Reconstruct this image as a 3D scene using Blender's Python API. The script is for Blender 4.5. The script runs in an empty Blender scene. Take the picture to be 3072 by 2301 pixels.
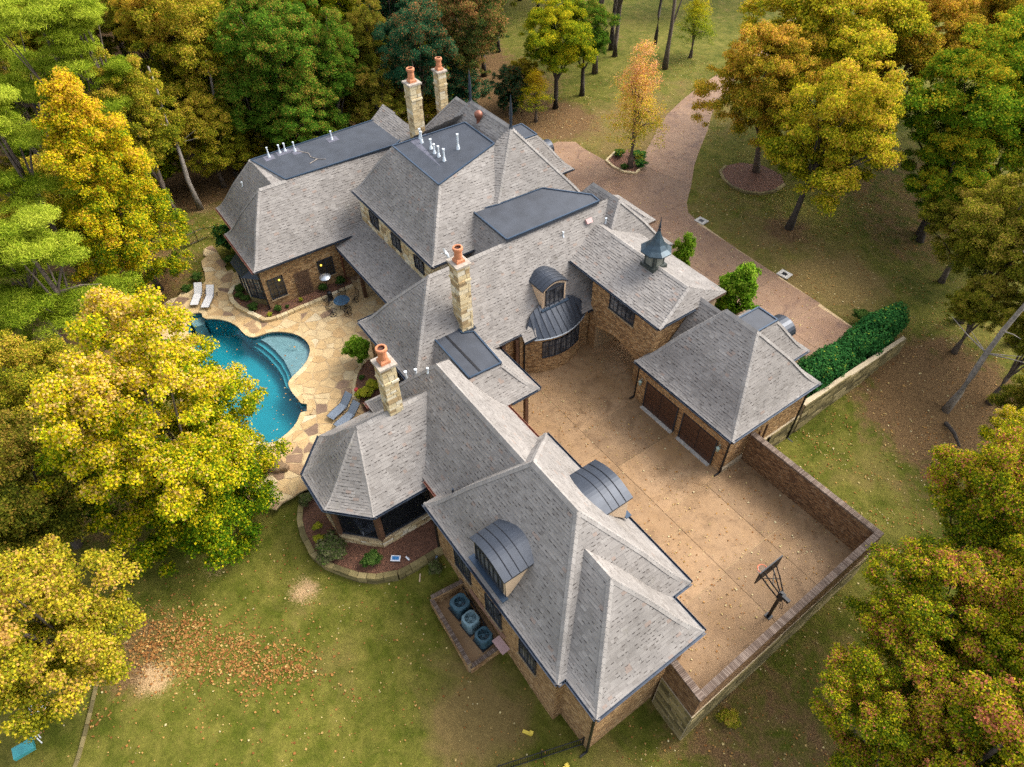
import bpy, math, random
import numpy as np
from mathutils import Vector, Matrix
random.seed(11); rng = np.random.default_rng(11)
S = bpy.context.scene
COL = S.collection

# ------------------------------------------------------------------ camera, sky, sun, exposure
cam_d = bpy.data.cameras.new('camera'); cam = bpy.data.objects.new('camera', cam_d); COL.objects.link(cam)
RX = (0.58202, 0.8131, -0.01123); DN = (0.58832, -0.43058, -0.68445); FW = (-0.56136, 0.39176, -0.72897)
cam.matrix_world = Matrix(((RX[0], -DN[0], -FW[0], 0), (RX[1], -DN[1], -FW[1], 0), (RX[2], -DN[2], -FW[2], 35.0), (0, 0, 0, 1)))
cam_d.sensor_width = 36.0; cam_d.lens = 36.0 * 2036 / 3072; cam_d.clip_end = 3000; cam_d.clip_start = 0.5
S.camera = cam
SUN_DIR = Vector((0.16, 0.66, 0.74)).normalized()
W = bpy.data.worlds.new("World"); S.world = W; W.use_nodes = True
wn = W.node_tree.nodes; wl = W.node_tree.links; wn.clear()
sky = wn.new('ShaderNodeTexSky'); sky.sky_type = 'NISHITA'; sky.sun_disc = False
sky.sun_elevation = math.asin(SUN_DIR.z); sky.sun_rotation = math.atan2(SUN_DIR.x, SUN_DIR.y)
sky.air_density = 1.0; sky.dust_density = 4.0; sky.ozone_density = 1.0
bg = wn.new('ShaderNodeBackground'); bg.inputs[1].default_value = 0.15
wo = wn.new('ShaderNodeOutputWorld'); hs = wn.new('ShaderNodeHueSaturation'); hs.inputs['Saturation'].default_value = .45
wl.new(sky.outputs[0], hs.inputs['Color']); wl.new(hs.outputs[0], bg.inputs[0]); wl.new(bg.outputs[0], wo.inputs[0])
sd = bpy.data.lights.new('sun', 'SUN'); sd.energy = 0.95; sd.angle = math.radians(28); sd.color = (1.0, 0.95, 0.86)
sun = bpy.data.objects.new('sun', sd); COL.objects.link(sun)
sun.rotation_euler = SUN_DIR.to_track_quat('Z', 'Y').to_euler(); sun.location = (0, 0, 60)
S.view_settings.view_transform = 'Standard'; S.view_settings.look = 'None'
S.view_settings.exposure = 1.66; S.view_settings.gamma = 1.0; S.view_settings.use_curve_mapping = False
S.render.engine = 'CYCLES'; S.cycles.max_bounces = 6; S.cycles.diffuse_bounces = 3; S.cycles.transparent_max_bounces = 8
S.cycles.use_denoising = False; S.cycles.caustics_reflective = False; S.cycles.caustics_refractive = False

# ------------------------------------------------------------------ materials
MATS = {}
def newmat(name):
    m = bpy.data.materials.new(name); m.use_nodes = True; nt = m.node_tree; nt.nodes.clear()
    out = nt.nodes.new('ShaderNodeOutputMaterial'); b = nt.nodes.new('ShaderNodeBsdfPrincipled')
    nt.links.new(b.outputs[0], out.inputs[0]); MATS[name] = m
    return m, nt, b
def ramp(nt, stops):
    r = nt.nodes.new('ShaderNodeValToRGB'); e = r.color_ramp.elements
    while len(e) < len(stops): e.new(0.5)
    for x, (p, c) in zip(e, stops): x.position = p; x.color = (*c, 1)
    return r
def noise(nt, scale, detail=4, rough=0.6, coord='obj', dist=0.0):
    tc = nt.nodes.new('ShaderNodeTexCoord' if coord == 'obj' else 'ShaderNodeNewGeometry')
    n = nt.nodes.new('ShaderNodeTexNoise'); n.inputs['Scale'].default_value = scale
    n.inputs['Detail'].default_value = detail; n.inputs['Roughness'].default_value = rough; n.inputs['Distortion'].default_value = dist
    nt.links.new(tc.outputs['Object' if coord == 'obj' else 'Position'], n.inputs['Vector']); return n
def mix(nt, fac, a, b, mode='MIX'):
    m = nt.nodes.new('ShaderNodeMix'); m.data_type = 'RGBA'; m.blend_type = mode
    for s, v in ((0, fac), (6, a), (7, b)):
        if isinstance(v, (int, float)): m.inputs[s].default_value = v
        elif isinstance(v, tuple): m.inputs[s].default_value = (*v, 1)
        else: nt.links.new(v, m.inputs[s])
    return m.outputs[2]
def mrange(nt, v, a, b, c=0.0, d=1.0):
    m = nt.nodes.new('ShaderNodeMapRange'); nt.links.new(v, m.inputs[0])
    for i, x in enumerate((a, b, c, d)): m.inputs[1 + i].default_value = x
    return m.outputs[0]
def attr(nt, name):
    a = nt.nodes.new('ShaderNodeAttribute'); a.attribute_name = name; return a.outputs['Fac']
def bump(nt, b, h, strength=0.3, dist=0.02):
    n = nt.nodes.new('ShaderNodeBump'); n.inputs['Strength'].default_value = strength; n.inputs['Distance'].default_value = dist
    nt.links.new(h, n.inputs['Height']); nt.links.new(n.outputs[0], b.inputs['Normal'])
def simple(name, col, rough=0.7, metal=0.0, var=0.25, scale=3.0, bumpk=0.0):
    m, nt, b = newmat(name)
    n = noise(nt, scale, coord='geo'); dark = tuple(c * (1 - var) for c in col); light = tuple(min(1, c * (1 + var)) for c in col)
    r = ramp(nt, [(0.3, dark), (0.7, light)]); nt.links.new(n.outputs[0], r.inputs[0]); nt.links.new(r.outputs[0], b.inputs['Base Color'])
    b.inputs['Roughness'].default_value = rough; b.inputs['Metallic'].default_value = metal
    if bumpk: bump(nt, b, n.outputs[0], bumpk)
    return m
def toned(name, stops, rough=0.8, var=0.12, scale=1.5, spec=0.3, fine=0):
    """colour picked per piece by its 'tone' attribute, weathered by noise"""
    m, nt, b = newmat(name)
    r = ramp(nt, stops); nt.links.new(attr(nt, 'tone'), r.inputs[0])
    n = noise(nt, scale, coord='geo', detail=6); v = mrange(nt, n.outputs[0], 0.25, 0.75, 1 - var, 1 + var)
    c = mix(nt, 1.0, r.outputs[0], v, 'MULTIPLY')
    nt.links.new(c, b.inputs['Base Color']); b.inputs['Roughness'].default_value = rough; b.inputs['Specular IOR Level'].default_value = spec
    if name == 'shingle':
        n3 = noise(nt, .28, 5, .7, coord='geo', dist=1.0); c = mix(nt, 1.0, c, mrange(nt, n3.outputs[0], .3, .7, .86, 1.12), 'MULTIPLY'); n4 = noise(nt, 1.3, 5, .75, coord='geo'); c = mix(nt, mrange(nt, n4.outputs[0], .60, .78, 0, .35), c, (.15, .14, .085)); nt.links.new(c, b.inputs['Base Color'])
    if fine:
        n2 = noise(nt, fine, coord='geo', detail=3); bump(nt, b, n2.outputs[0], 0.25, 0.02)
    return m
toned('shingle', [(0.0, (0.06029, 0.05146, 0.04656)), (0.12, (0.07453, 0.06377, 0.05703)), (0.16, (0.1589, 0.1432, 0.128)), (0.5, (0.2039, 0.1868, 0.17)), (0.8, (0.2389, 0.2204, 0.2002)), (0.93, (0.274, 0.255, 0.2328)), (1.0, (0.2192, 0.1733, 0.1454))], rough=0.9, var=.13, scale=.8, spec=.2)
toned('brick', [(0.0, (0.1546, 0.08611, 0.03974)), (0.3, (0.2429, 0.138, 0.06072)), (0.65, (0.3422, 0.2042, 0.08832)), (0.92, (0.4195, 0.265, 0.1214)), (1.0, (0.4637, 0.3202, 0.1766))], rough=0.85, var=.15, scale=.7)
toned('dark_shaded_brick', [(0.0, (0.08658, 0.04478, 0.02186)), (0.3, (0.136, 0.07176, 0.0334)), (0.65, (0.1916, 0.1062, 0.04858)), (0.92, (0.2349, 0.1378, 0.06677)), (1.0, (0.2597, 0.1665, 0.09713))], rough=0.85, var=.15, scale=.7)  # parapet brick: browner tone, with tree shade also put into the colour
toned('stone', [(0.0, (0.258, 0.1806, 0.0946)), (0.08, (0.344, 0.2408, 0.1204)), (0.3, (0.473, 0.3612, 0.1892)), (0.7, (0.5504, 0.4472, 0.2666)), (1.0, (0.5848, 0.5246, 0.3956))], rough=0.85, var=.22, scale=4, fine=14)
toned('coping', [(0.0, (.085, .058, .042)), (0.5, (.125, .088, .066)), (1.0, (.18, .135, .105))], rough=.9, var=.3, scale=1.2)
toned('wall_stone', [(0.0, (.07, .055, .022)), (0.3, (.13, .105, .042)), (0.7, (.21, .165, .068)), (1.0, (.29, .23, .11))], rough=0.9, var=.25, scale=3, fine=12)
toned('flagstone', [(0.0, (0.1816, 0.1156, 0.07516)), (0.1, (0.2573, 0.1625, 0.09477)), (0.25, (0.4087, 0.2637, 0.1176)), (0.65, (0.4844, 0.3395, 0.1634)), (0.92, (0.5146, 0.3901, 0.2157)), (1.0, (0.5298, 0.4623, 0.3268))], rough=0.7, var=.22, scale=2.2, fine=9)
simple('mortar', (0.391, 0.3145, 0.204), .95, var=.15, scale=6); simple('dark_shaded_mortar', (.14, .095, .06), .95, var=.2, scale=3); simple('brick_mortar', (0.2834, 0.2024, 0.1113), .95, var=.15, scale=5)  # second mortar: parapet copy, darkened with its painted-in tree shade
simple('patio_mortar', (0.389, 0.2785, 0.1486), .95, var=.2, scale=3)
simple('membrane', (.034, .039, .049), .6, var=.22, scale=1.1, bumpk=.06); simple('membrane_patch', (.095, .095, .12), .7, var=.3, scale=4)
simple('deck_trim', (.04, .065, .10), .35, .4, var=.1); simple('standing_metal', (.038, .045, .058), .42, .4, var=.16, scale=1.6)
simple('gutter', (0.03825, 0.051, 0.07225), .35, .5, var=.3, scale=2.0); simple('copper_gutter', (.20, .075, .045), .5, .4, var=.45, scale=5)
simple('fascia', (.09, .05, .03), .7, var=.2); simple('terracotta', (0.45, 0.171, 0.0765), .75, var=.22, scale=7)
simple('terracotta_inside', (.07, .03, .02), .9); simple('chimney_cap', (0.306, 0.2635, 0.2125), .85, var=.3, scale=5, bumpk=.2)
simple('dark_frame', (.022, .026, .034), .45, var=.2); simple('cream_trim', (0.527, 0.3825, 0.2465), .7, var=.06); simple('pale_trim', (.5, .44, .34), .6, var=.1)
simple('door_wood', (.055, .024, .013), .5, var=.3, scale=5); simple('post_wood', (.085, .04, .02), .7, var=.3, scale=4)
simple('black_metal', (.012, .012, .014), .45, .3, var=.2); simple('grey_metal', (.45, .48, .5), .35, .8, var=.1); simple('vent_white', (0.612, 0.663, 0.697), .45, .2, var=.1)
simple('lantern_metal', (.30, .38, .32), .5, .4, var=.3, scale=9); simple('cupola_green', (.035, .042, .036), .6, .2, var=.25, scale=3)
simple('louvre_grey', (.13, .135, .11), .7, var=.15); simple('cupola_metal', (.028, .048, .062), .4, .4, var=.3, scale=3)
simple('sling_white', (0.527, 0.51, 0.493), .8, var=.05); simple('sling_blue', (.15, .18, .22), .8, var=.08); simple('table_blue', (.035, .075, .12), .25, var=.5, scale=9)
simple('ac_blue', (.04, .095, .125), .5, .2, var=.25, scale=5); simple('ac_light', (.16, .25, .28), .5, .2, var=.2, scale=5)
simple('bark', (.10, .075, .055), .95, var=.5, scale=5, bumpk=.5); simple('bark_pale', (.22, .19, .16), .95, var=.35, scale=5, bumpk=.4); simple('bark_dark', (.045, .035, .027), .95, var=.5, scale=5, bumpk=.5)
simple('boulder', (.20, .13, .07), .9, var=.3, scale=4, bumpk=.5); simple('lattice', (.10, .055, .032), .8, var=.2)
simple('pink_board', (.42, .27, .25), .7, var=.1); simple('plank', (.24, .13, .08), .8, var=.25, scale=5); simple('white_plastic', (.75, .77, .8), .5, var=.05); simple('blue_plastic', (.05, .22, .5), .4); simple('teal_plastic', (.04, .25, .26), .4, var=.2)
simple('yellow_plastic', (.6, .45, .05), .5); simple('orange_rim', (.75, .14, .05), .5); simple('net_white', (.7, .68, .66), .8); simple('red_flower', (.5, .05, .04), .6)
simple('pool_plaster', (0.0068, 0.2213, 0.2705), .7, var=.06, scale=2); simple('pool_tile', (.05, .10, .13), .3, var=.4, scale=14); simple('pool_step', (0.0595, 0.2805, 0.323), .7, var=.06, scale=2); simple('pool_shelf', (0.3145, 0.2805, 0.289), .7, var=.16, scale=2.5)
simple('edge_stone', (0.34, 0.255, 0.1445), .9, var=.3, scale=5, bumpk=.3); simple('pale_concrete', (.4, .37, .32), .9, var=.25, scale=4)
simple('cushion', (.17, .18, .20), .9, var=.1); simple('porch_floor', (.06, .05, .042), .9, var=.2)
simple('pipe_blue', (.16, .22, .30), .5, .2, var=.2)

def concrete(name, c0, c1, stain, damp):
    m, nt, b = newmat(name)
    n1 = noise(nt, .22, 6, .62, 'geo', .6); n2 = noise(nt, 1.7, 8, .7, 'geo', .3); n3 = noise(nt, 22, 3, .6, 'geo'); n4 = noise(nt, .5, 4, .6, 'geo', 1.2)
    r = ramp(nt, [(0.32, c0), (0.68, c1)]); nt.links.new(n1.outputs[0], r.inputs[0])
    c = mix(nt, mrange(nt, n2.outputs[0], .46, .74, 0, .75), r.outputs[0], stain)
    c = mix(nt, mrange(nt, n4.outputs[0], .52, .72, 0, .75), c, damp)
    n6 = noise(nt, 3.4, 5, .75, 'geo', .8); c = mix(nt, mrange(nt, n6.outputs[0], .63, .74, 0, .55), c, damp); n7 = noise(nt, 5.5, 6, .7, 'geo', .2); c = mix(nt, .25, c, ramp_out(nt, n7.outputs[0], .3, .7), 'OVERLAY')
    c = mix(nt, .2, c, ramp_out(nt, n3.outputs[0], .35, .7), 'OVERLAY')
    t = mrange(nt, attr(nt, 'tone'), 0, 1, .84, 1.14); c = mix(nt, 1.0, c, t, 'MULTIPLY')
    nt.links.new(c, b.inputs['Base Color']); b.inputs['Roughness'].default_value = .72; b.inputs['Specular IOR Level'].default_value = .35
    bump(nt, b, n3.outputs[0], .12, .01)
def ramp_out(nt, v, a, b_):
    r = ramp(nt, [(a, (.32, .32, .32)), (b_, (.62, .62, .62))]); nt.links.new(v, r.inputs[0]); return r.outputs[0]
concrete('court_concrete', (.235, .135, .056), (.325, .208, .112), (.165, .096, .047), (.13, .072, .03))
concrete('drive_concrete', (.20, .112, .062), (.265, .165, .098), (.145, .082, .054), (.11, .06, .04))
def mulch(name, a, b_):
    m, nt, b = newmat(name); n = noise(nt, 9, 6, .8, 'geo'); r = ramp(nt, [(.35, a), (.62, b_)]); nt.links.new(n.outputs[0], r.inputs[0])
    nt.links.new(r.outputs[0], b.inputs['Base Color']); b.inputs['Roughness'].default_value = .95; bump(nt, b, n.outputs[0], .9, .06)
mulch('mulch', (.05, .022, .012), (.20, .09, .05))
# lawn: green, dry and leaf-littered ground
m, nt, b = newmat('lawn')
n1 = noise(nt, .16, 5, .65, 'geo', .6); n2 = noise(nt, .9, 6, .7, 'geo', .4); n3 = noise(nt, 14, 4, .75, 'geo'); n4 = noise(nt, .45, 4, .6, 'geo', .8)
g = ramp(nt, [(.34, (.050, .064, .005)), (.5, (.100, .104, .011)), (.66, (.185, .158, .032))]); nt.links.new(n1.outputs[0], g.inputs[0])
g2 = ramp(nt, [(.38, (.044, .060, .005)), (.66, (.19, .158, .036))]); nt.links.new(n2.outputs[0], g2.inputs[0])
c = mix(nt, .5, g.outputs[0], g2.outputs[0])
dr = nt.nodes.new('ShaderNodeMath'); dr.operation = 'ADD'; nt.links.new(attr(nt, 'dry'), dr.inputs[0]); nt.links.new(mrange(nt, n4.outputs[0], .3, .7, -.25, .25), dr.inputs[1])
c = mix(nt, mrange(nt, dr.outputs[0], .3, .8), c, (.165, .115, .04))
lt = nt.nodes.new('ShaderNodeMath'); lt.operation = 'ADD'; nt.links.new(attr(nt, 'litter'), lt.inputs[0]); nt.links.new(mrange(nt, n2.outputs[0], .3, .7, -.35, .35), lt.inputs[1])
lr = ramp(nt, [(.3, (.06, .036, .016)), (.55, (.15, .088, .038)), (.72, (.24, .155, .065))]); nt.links.new(n3.outputs[0], lr.inputs[0])
c = mix(nt, mrange(nt, lt.outputs[0], .3, .75), c, lr.outputs[0])
st = nt.nodes.new('ShaderNodeMath'); st.operation = 'ADD'; nt.links.new(attr(nt, 'bare'), st.inputs[0]); nt.links.new(mrange(nt, n3.outputs[0], .3, .7, -.35, .35), st.inputs[1])
c = mix(nt, mrange(nt, st.outputs[0], .4, .8), c, (.40, .26, .13))
n5 = noise(nt, 3.2, 6, .8, 'geo', .5); c = mix(nt, .75, c, ramp_out(nt, n5.outputs[0], .3, .7), 'OVERLAY')
c = mix(nt, .9, c, ramp_out(nt, n3.outputs[0], .3, .7), 'OVERLAY')
nt.links.new(c, b.inputs['Base Color']); b.inputs['Roughness'].default_value = .95; b.inputs['Specular IOR Level'].default_value = .1
bump(nt, b, n3.outputs[0], .6, .06)
# glass, water, screens
m, nt, b = newmat('window_glass'); n = noise(nt, 1.1, 3, .6, 'geo'); r = ramp(nt, [(.4, (.03, .032, .036)), (.62, (.15, .145, .14))]); nt.links.new(n.outputs[0], r.inputs[0]); nt.links.new(r.outputs[0], b.inputs['Base Color']); b.inputs['Roughness'].default_value = .06; b.inputs['Specular IOR Level'].default_value = .8  # noise blotches paint reflections and blinds into the pane colour
m, nt, b = newmat('lit_glass'); b.inputs['Base Color'].default_value = (.035, .028, .02, 1); b.inputs['Roughness'].default_value = .1; b.inputs['Specular IOR Level'].default_value = .6
m, nt, b = newmat('lamp_glow'); b.inputs['Base Color'].default_value = (.8, .6, .1, 1); b.inputs['Emission Color'].default_value = (1, .72, .08, 1); b.inputs['Emission Strength'].default_value = .7
m, nt, b = newmat('pool_water'); nt.nodes.remove(b); out = nt.nodes['Material Output']
tr = nt.nodes.new('ShaderNodeBsdfTransparent'); tr.inputs[0].default_value = (.66, .95, .97, 1); gl = nt.nodes.new('ShaderNodeBsdfGlossy'); gl.inputs['Roughness'].default_value = .03
fr = nt.nodes.new('ShaderNodeFresnel'); fr.inputs[0].default_value = 1.33; ms = nt.nodes.new('ShaderNodeMixShader')
wv = noise(nt, 1.4, 3, .5, 'geo'); bn = nt.nodes.new('ShaderNodeBump'); bn.inputs['Strength'].default_value = .08; nt.links.new(wv.outputs[0], bn.inputs['Height'])
nt.links.new(bn.outputs[0], gl.inputs['Normal']); nt.links.new(bn.outputs[0], fr.inputs['Normal'])
nt.links.new(fr.outputs[0], ms.inputs[0]); nt.links.new(tr.outputs[0], ms.inputs[1]); nt.links.new(gl.outputs[0], ms.inputs[2]); nt.links.new(ms.outputs[0], out.inputs[0])
m, nt, b = newmat('porch_screen'); nt.nodes.remove(b); out = nt.nodes['Material Output']
tr = nt.nodes.new('ShaderNodeBsdfTransparent'); tr.inputs[0].default_value = (.8, .82, .85, 1); df = nt.nodes.new('ShaderNodeBsdfDiffuse'); df.inputs[0].default_value = (.02, .021, .023, 1)
ms = nt.nodes.new('ShaderNodeMixShader'); ms.inputs[0].default_value = .3; nt.links.new(tr.outputs[0], ms.inputs[1]); nt.links.new(df.outputs[0], ms.inputs[2]); nt.links.new(ms.outputs[0], out.inputs[0])
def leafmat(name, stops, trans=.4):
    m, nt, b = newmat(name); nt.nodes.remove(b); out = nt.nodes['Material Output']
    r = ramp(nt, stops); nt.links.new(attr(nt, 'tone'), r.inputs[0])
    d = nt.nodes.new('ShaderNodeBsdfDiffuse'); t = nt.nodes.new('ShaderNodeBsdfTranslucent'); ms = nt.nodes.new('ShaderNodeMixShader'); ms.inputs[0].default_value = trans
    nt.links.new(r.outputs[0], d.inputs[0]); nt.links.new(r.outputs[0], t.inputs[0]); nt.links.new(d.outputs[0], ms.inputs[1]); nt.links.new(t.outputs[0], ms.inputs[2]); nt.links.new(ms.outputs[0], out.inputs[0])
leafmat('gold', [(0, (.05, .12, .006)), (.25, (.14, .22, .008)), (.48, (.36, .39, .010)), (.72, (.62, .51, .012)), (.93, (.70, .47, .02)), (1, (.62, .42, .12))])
leafmat('gold2', [(0, (.1, .13, .01)), (.5, (.43, .32, .02)), (1, (.55, .35, .1))])
leafmat('goldlow', [(0, (.15, .17, .012)), (.35, (.32, .31, .02)), (.65, (.52, .43, .02)), (.9, (.62, .44, .05)), (1, (.5, .30, .08))])
leafmat('amber', [(0, (.09, .17, .010)), (.3, (.28, .33, .012)), (.55, (.56, .48, .012)), (.85, (.70, .47, .015)), (1, (.62, .36, .04))])
leafmat('orange', [(0, (.14, .15, .012)), (.35, (.32, .28, .02)), (.65, (.56, .39, .025)), (1, (.64, .35, .06))])
leafmat('oak', [(0, (.12, .16, .010)), (.35, (.29, .31, .014)), (.6, (.52, .45, .02)), (.85, (.68, .52, .03)), (1, (.58, .36, .05))])
leafmat('goldolive', [(0, (.08, .11, .010)), (.4, (.22, .24, .014)), (.7, (.42, .37, .02)), (1, (.52, .34, .05))])
leafmat('olive', [(0, (.06, .08, .010)), (.5, (.16, .17, .016)), (.85, (.29, .26, .025)), (1, (.34, .22, .04))])
leafmat('olive2', [(0, (.08, .10, .010)), (.45, (.20, .21, .016)), (.8, (.36, .33, .025)), (1, (.44, .30, .06))])
leafmat('green', [(0, (.04, .10, .010)), (.5, (.09, .19, .016)), (.88, (.18, .30, .025)), (1, (.34, .22, .04))])
leafmat('green2', [(0, (.05, .12, .008)), (.45, (.13, .23, .012)), (.8, (.28, .32, .018)), (1, (.48, .34, .02))])
leafmat('darkgreen', [(0, (.012, .055, .026)), (.6, (.035, .115, .05)), (.92, (.08, .17, .06)), (1, (.36, .16, .06))])
leafmat('rust', [(0, (.045, .09, .025)), (.5, (.11, .14, .025)), (.8, (.28, .17, .045)), (1, (.46, .2, .08))])
leafmat('yellowgreen', [(0, (.07, .13, .010)), (.4, (.19, .26, .012)), (.75, (.42, .41, .015)), (1, (.58, .44, .02))])
leafmat('pinkorange', [(0, (.32, .34, .03)), (.4, (.60, .44, .03)), (.7, (.72, .40, .10)), (1, (.70, .34, .16))], .25)
leafmat('redgold', [(0, (.05, .09, .008)), (.3, (.14, .20, .010)), (.6, (.32, .34, .012)), (.86, (.52, .42, .015)), (.985, (.58, .40, .03)), (1, (.46, .16, .08))])
leafmat('pine', [(0, (.10, .16, .010)), (.5, (.25, .33, .018)), (1, (.46, .50, .05))])
leafmat('bright_shrub', [(0, (.05, .13, .008)), (.6, (.14, .28, .015)), (1, (.28, .38, .04))])
leafmat('hedge_leaf', [(0, (.010, .05, .012)), (.6, (.030, .11, .026)), (.95, (.07, .17, .03)), (1, (.25, .28, .03))], .15)
leafmat('shrub_leaf', [(0, (.015, .045, .008)), (.6, (.04, .085, .015)), (1, (.09, .14, .03))], .15)
leafmat('brown_shrub', [(0, (.035, .04, .015)), (.5, (.09, .085, .04)), (.8, (.07, .12, .02)), (1, (.16, .15, .07))], .15)
leafmat('yellow_shrub', [(0, (.08, .14, .01)), (.6, (.28, .30, .02)), (1, (.45, .4, .04))], .2)
leafmat('fallen', [(0, (.11, .045, .016)), (.4, (.25, .105, .032)), (.65, (.36, .20, .06)), (.85, (.46, .36, .15)), (1, (.52, .46, .28))], .05)

# ------------------------------------------------------------------ mesh helpers
def link(name, me, parent=None, mats=()):
    o = bpy.data.objects.new(name, me); COL.objects.link(o)
    if me is not None:
        for m in mats: me.materials.append(MATS[m] if isinstance(m, str) else m)
    if parent is not None: o.parent = parent
    return o
def tag(o, label=None, cat=None, group=None, kind=None):
    if label: o['label'] = label
    if cat: o['category'] = cat
    if group: o['group'] = group
    if kind: o['kind'] = kind
    return o
def empty(name, label, cat, loc=(0, 0, 0), rz=0.0, group=None):
    o = bpy.data.objects.new(name, None); COL.objects.link(o); o.location = loc; o.rotation_euler = (0, 0, rz); o.empty_display_size = .3
    return tag(o, label, cat, group)
def bulk(V, k, tone=None, mi=None):
    """mesh from an (n,k,3) array of n separate k-gons"""
    V = np.asarray(V, dtype=np.float32); n = len(V); me = bpy.data.meshes.new('m')
    me.vertices.add(n * k); me.vertices.foreach_set('co', V.reshape(-1))
    me.loops.add(n * k); me.loops.foreach_set('vertex_index', np.arange(n * k, dtype=np.int32))
    me.polygons.add(n); me.polygons.foreach_set('loop_start', np.arange(0, n * k, k, dtype=np.int32)); me.polygons.foreach_set('loop_total', np.full(n, k, dtype=np.int32))
    if mi is not None: me.polygons.foreach_set('material_index', np.asarray(mi, dtype=np.int32))
    if tone is not None:
        a = me.attributes.new('tone', 'FLOAT', 'FACE'); a.data.foreach_set('value', np.asarray(tone, dtype=np.float32))
    me.update(calc_edges=True); return me
class MB:
    def __init__(s): s.v = []; s.f = []; s.t = []; s.m = []
    def add(s, vs, fs, tone=.5, mi=0):
        o = len(s.v); s.v += [tuple(map(float, p)) for p in vs]; s.f += [tuple(i + o for i in f) for f in fs]; s.t += [tone] * len(fs); s.m += [mi] * len(fs); return s
    def poly(s, vs, **k): return s.add(vs, [tuple(range(len(vs)))], **k)
    def box(s, c, d, rz=0.0, rot=None, **k):
        x, y, z = d[0] / 2, d[1] / 2, d[2] / 2
        P = [Vector((a * x, b_ * y, e * z)) for e in (-1, 1) for a, b_ in ((-1, -1), (1, -1), (1, 1), (-1, 1))]
        R = rot if rot is not None else Matrix.Rotation(rz, 3, 'Z')
        P = [R @ p + Vector(c) for p in P]
        return s.add(P, [(3, 2, 1, 0), (4, 5, 6, 7), (0, 1, 5, 4), (1, 2, 6, 5), (2, 3, 7, 6), (3, 0, 4, 7)], **k)
    def prism(s, poly, z0, z1, **k):
        n = len(poly); a = sum(poly[i][0] * poly[(i + 1) % n][1] - poly[(i + 1) % n][0] * poly[i][1] for i in range(n))
        if a < 0: poly = poly[::-1]
        z0 = [z0] * n if np.isscalar(z0) else z0; z1 = [z1] * n if np.isscalar(z1) else z1
        P = [(p[0], p[1], z) for p, z in zip(poly, z0)] + [(p[0], p[1], z) for p, z in zip(poly, z1)]
        return s.add(P, [tuple(range(n - 1, -1, -1)), tuple(range(n, 2 * n))] + [(i, (i + 1) % n, n + (i + 1) % n, n + i) for i in range(n)], **k)
    def tube(s, pts, r, n=8, cap=True, **k):
        pts = [Vector(p) for p in pts]; r = [r] * len(pts) if np.isscalar(r) else r; V = []; F = []
        for i, p in enumerate(pts):
            d = (pts[min(i + 1, len(pts) - 1)] - pts[max(i - 1, 0)]).normalized(); q = d.to_track_quat('Z', 'Y')
            for j in range(n):
                a = 2 * math.pi * j / n; V.append(p + q @ Vector((math.cos(a) * r[i], math.sin(a) * r[i], 0)))
        for i in range(len(pts) - 1):
            for j in range(n): F.append((i * n + j, i * n + (j + 1) % n, (i + 1) * n + (j + 1) % n, (i + 1) * n + j))
        if cap: F.append(tuple(range(n - 1, -1, -1))); F.append(tuple(range((len(pts) - 1) * n, len(pts) * n)))
        return s.add(V, F, **k)
    def lathe(s, prof, n=16, c=(0, 0, 0), **k):
        V = []; F = []
        for r, z in prof:
            for j in range(n): a = 2 * math.pi * (j + .5) / n; V.append((c[0] + math.cos(a) * r, c[1] + math.sin(a) * r, c[2] + z))
        for i in range(len(prof) - 1):
            for j in range(n): F.append((i * n + j, i * n + (j + 1) % n, (i + 1) * n + (j + 1) % n, (i + 1) * n + j))
        return s.add(V, F, **k)
    def build(s, name, mats, parent=None, smooth=False):
        me = bpy.data.meshes.new(name); me.from_pydata(s.v, [], s.f)
        a = me.attributes.new('tone', 'FLOAT', 'FACE'); a.data.foreach_set('value', np.array(s.t, dtype=np.float32))
        me.polygons.foreach_set('material_index', np.array(s.m, dtype=np.int32))
        if smooth: me.polygons.foreach_set('use_smooth', np.ones(len(s.f), dtype=bool))
        me.update(); return link(name, me, parent, [mats] if isinstance(mats, str) else mats)
def inpoly(x, y, poly):
    x = np.asarray(x, float); y = np.asarray(y, float); r = np.zeros(x.shape, bool); n = len(poly)
    for i in range(n):
        x0, y0 = poly[i]; x1, y1 = poly[(i + 1) % n]
        if y0 == y1: continue
        c = ((y0 > y) != (y1 > y)) & (x < (x1 - x0) * (y - y0) / (y1 - y0) + x0); r ^= c
    return r
def polydist(x, y, poly, closed=True):
    x = np.asarray(x, float); y = np.asarray(y, float); d = np.full(x.shape, 1e9); n = len(poly)
    for i in range(n if closed else n - 1):
        a = np.array(poly[i]); b_ = np.array(poly[(i + 1) % n]); e = b_ - a; L = max(e @ e, 1e-9)
        t = np.clip(((x - a[0]) * e[0] + (y - a[1]) * e[1]) / L, 0, 1)
        d = np.minimum(d, np.hypot(x - a[0] - t * e[0], y - a[1] - t * e[1]))
    return d
def chaikin(P, it=1):
    for _ in range(it):
        Q = []
        for i in range(len(P)):
            a = np.array(P[i]); b_ = np.array(P[(i + 1) % len(P)]); Q += [tuple(a * .75 + b_ * .25), tuple(a * .25 + b_ * .75)]
        P = Q
    return P
def resample(path, step):
    P = [np.array(p, float) for p in path]; out = [P[0]]; 
    for a, b_ in zip(P[:-1], P[1:]):
        n = max(1, int(round(np.linalg.norm(b_ - a) / step)))
        out += [a + (b_ - a) * (i + 1) / n for i in range(n)]
    return out

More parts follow.
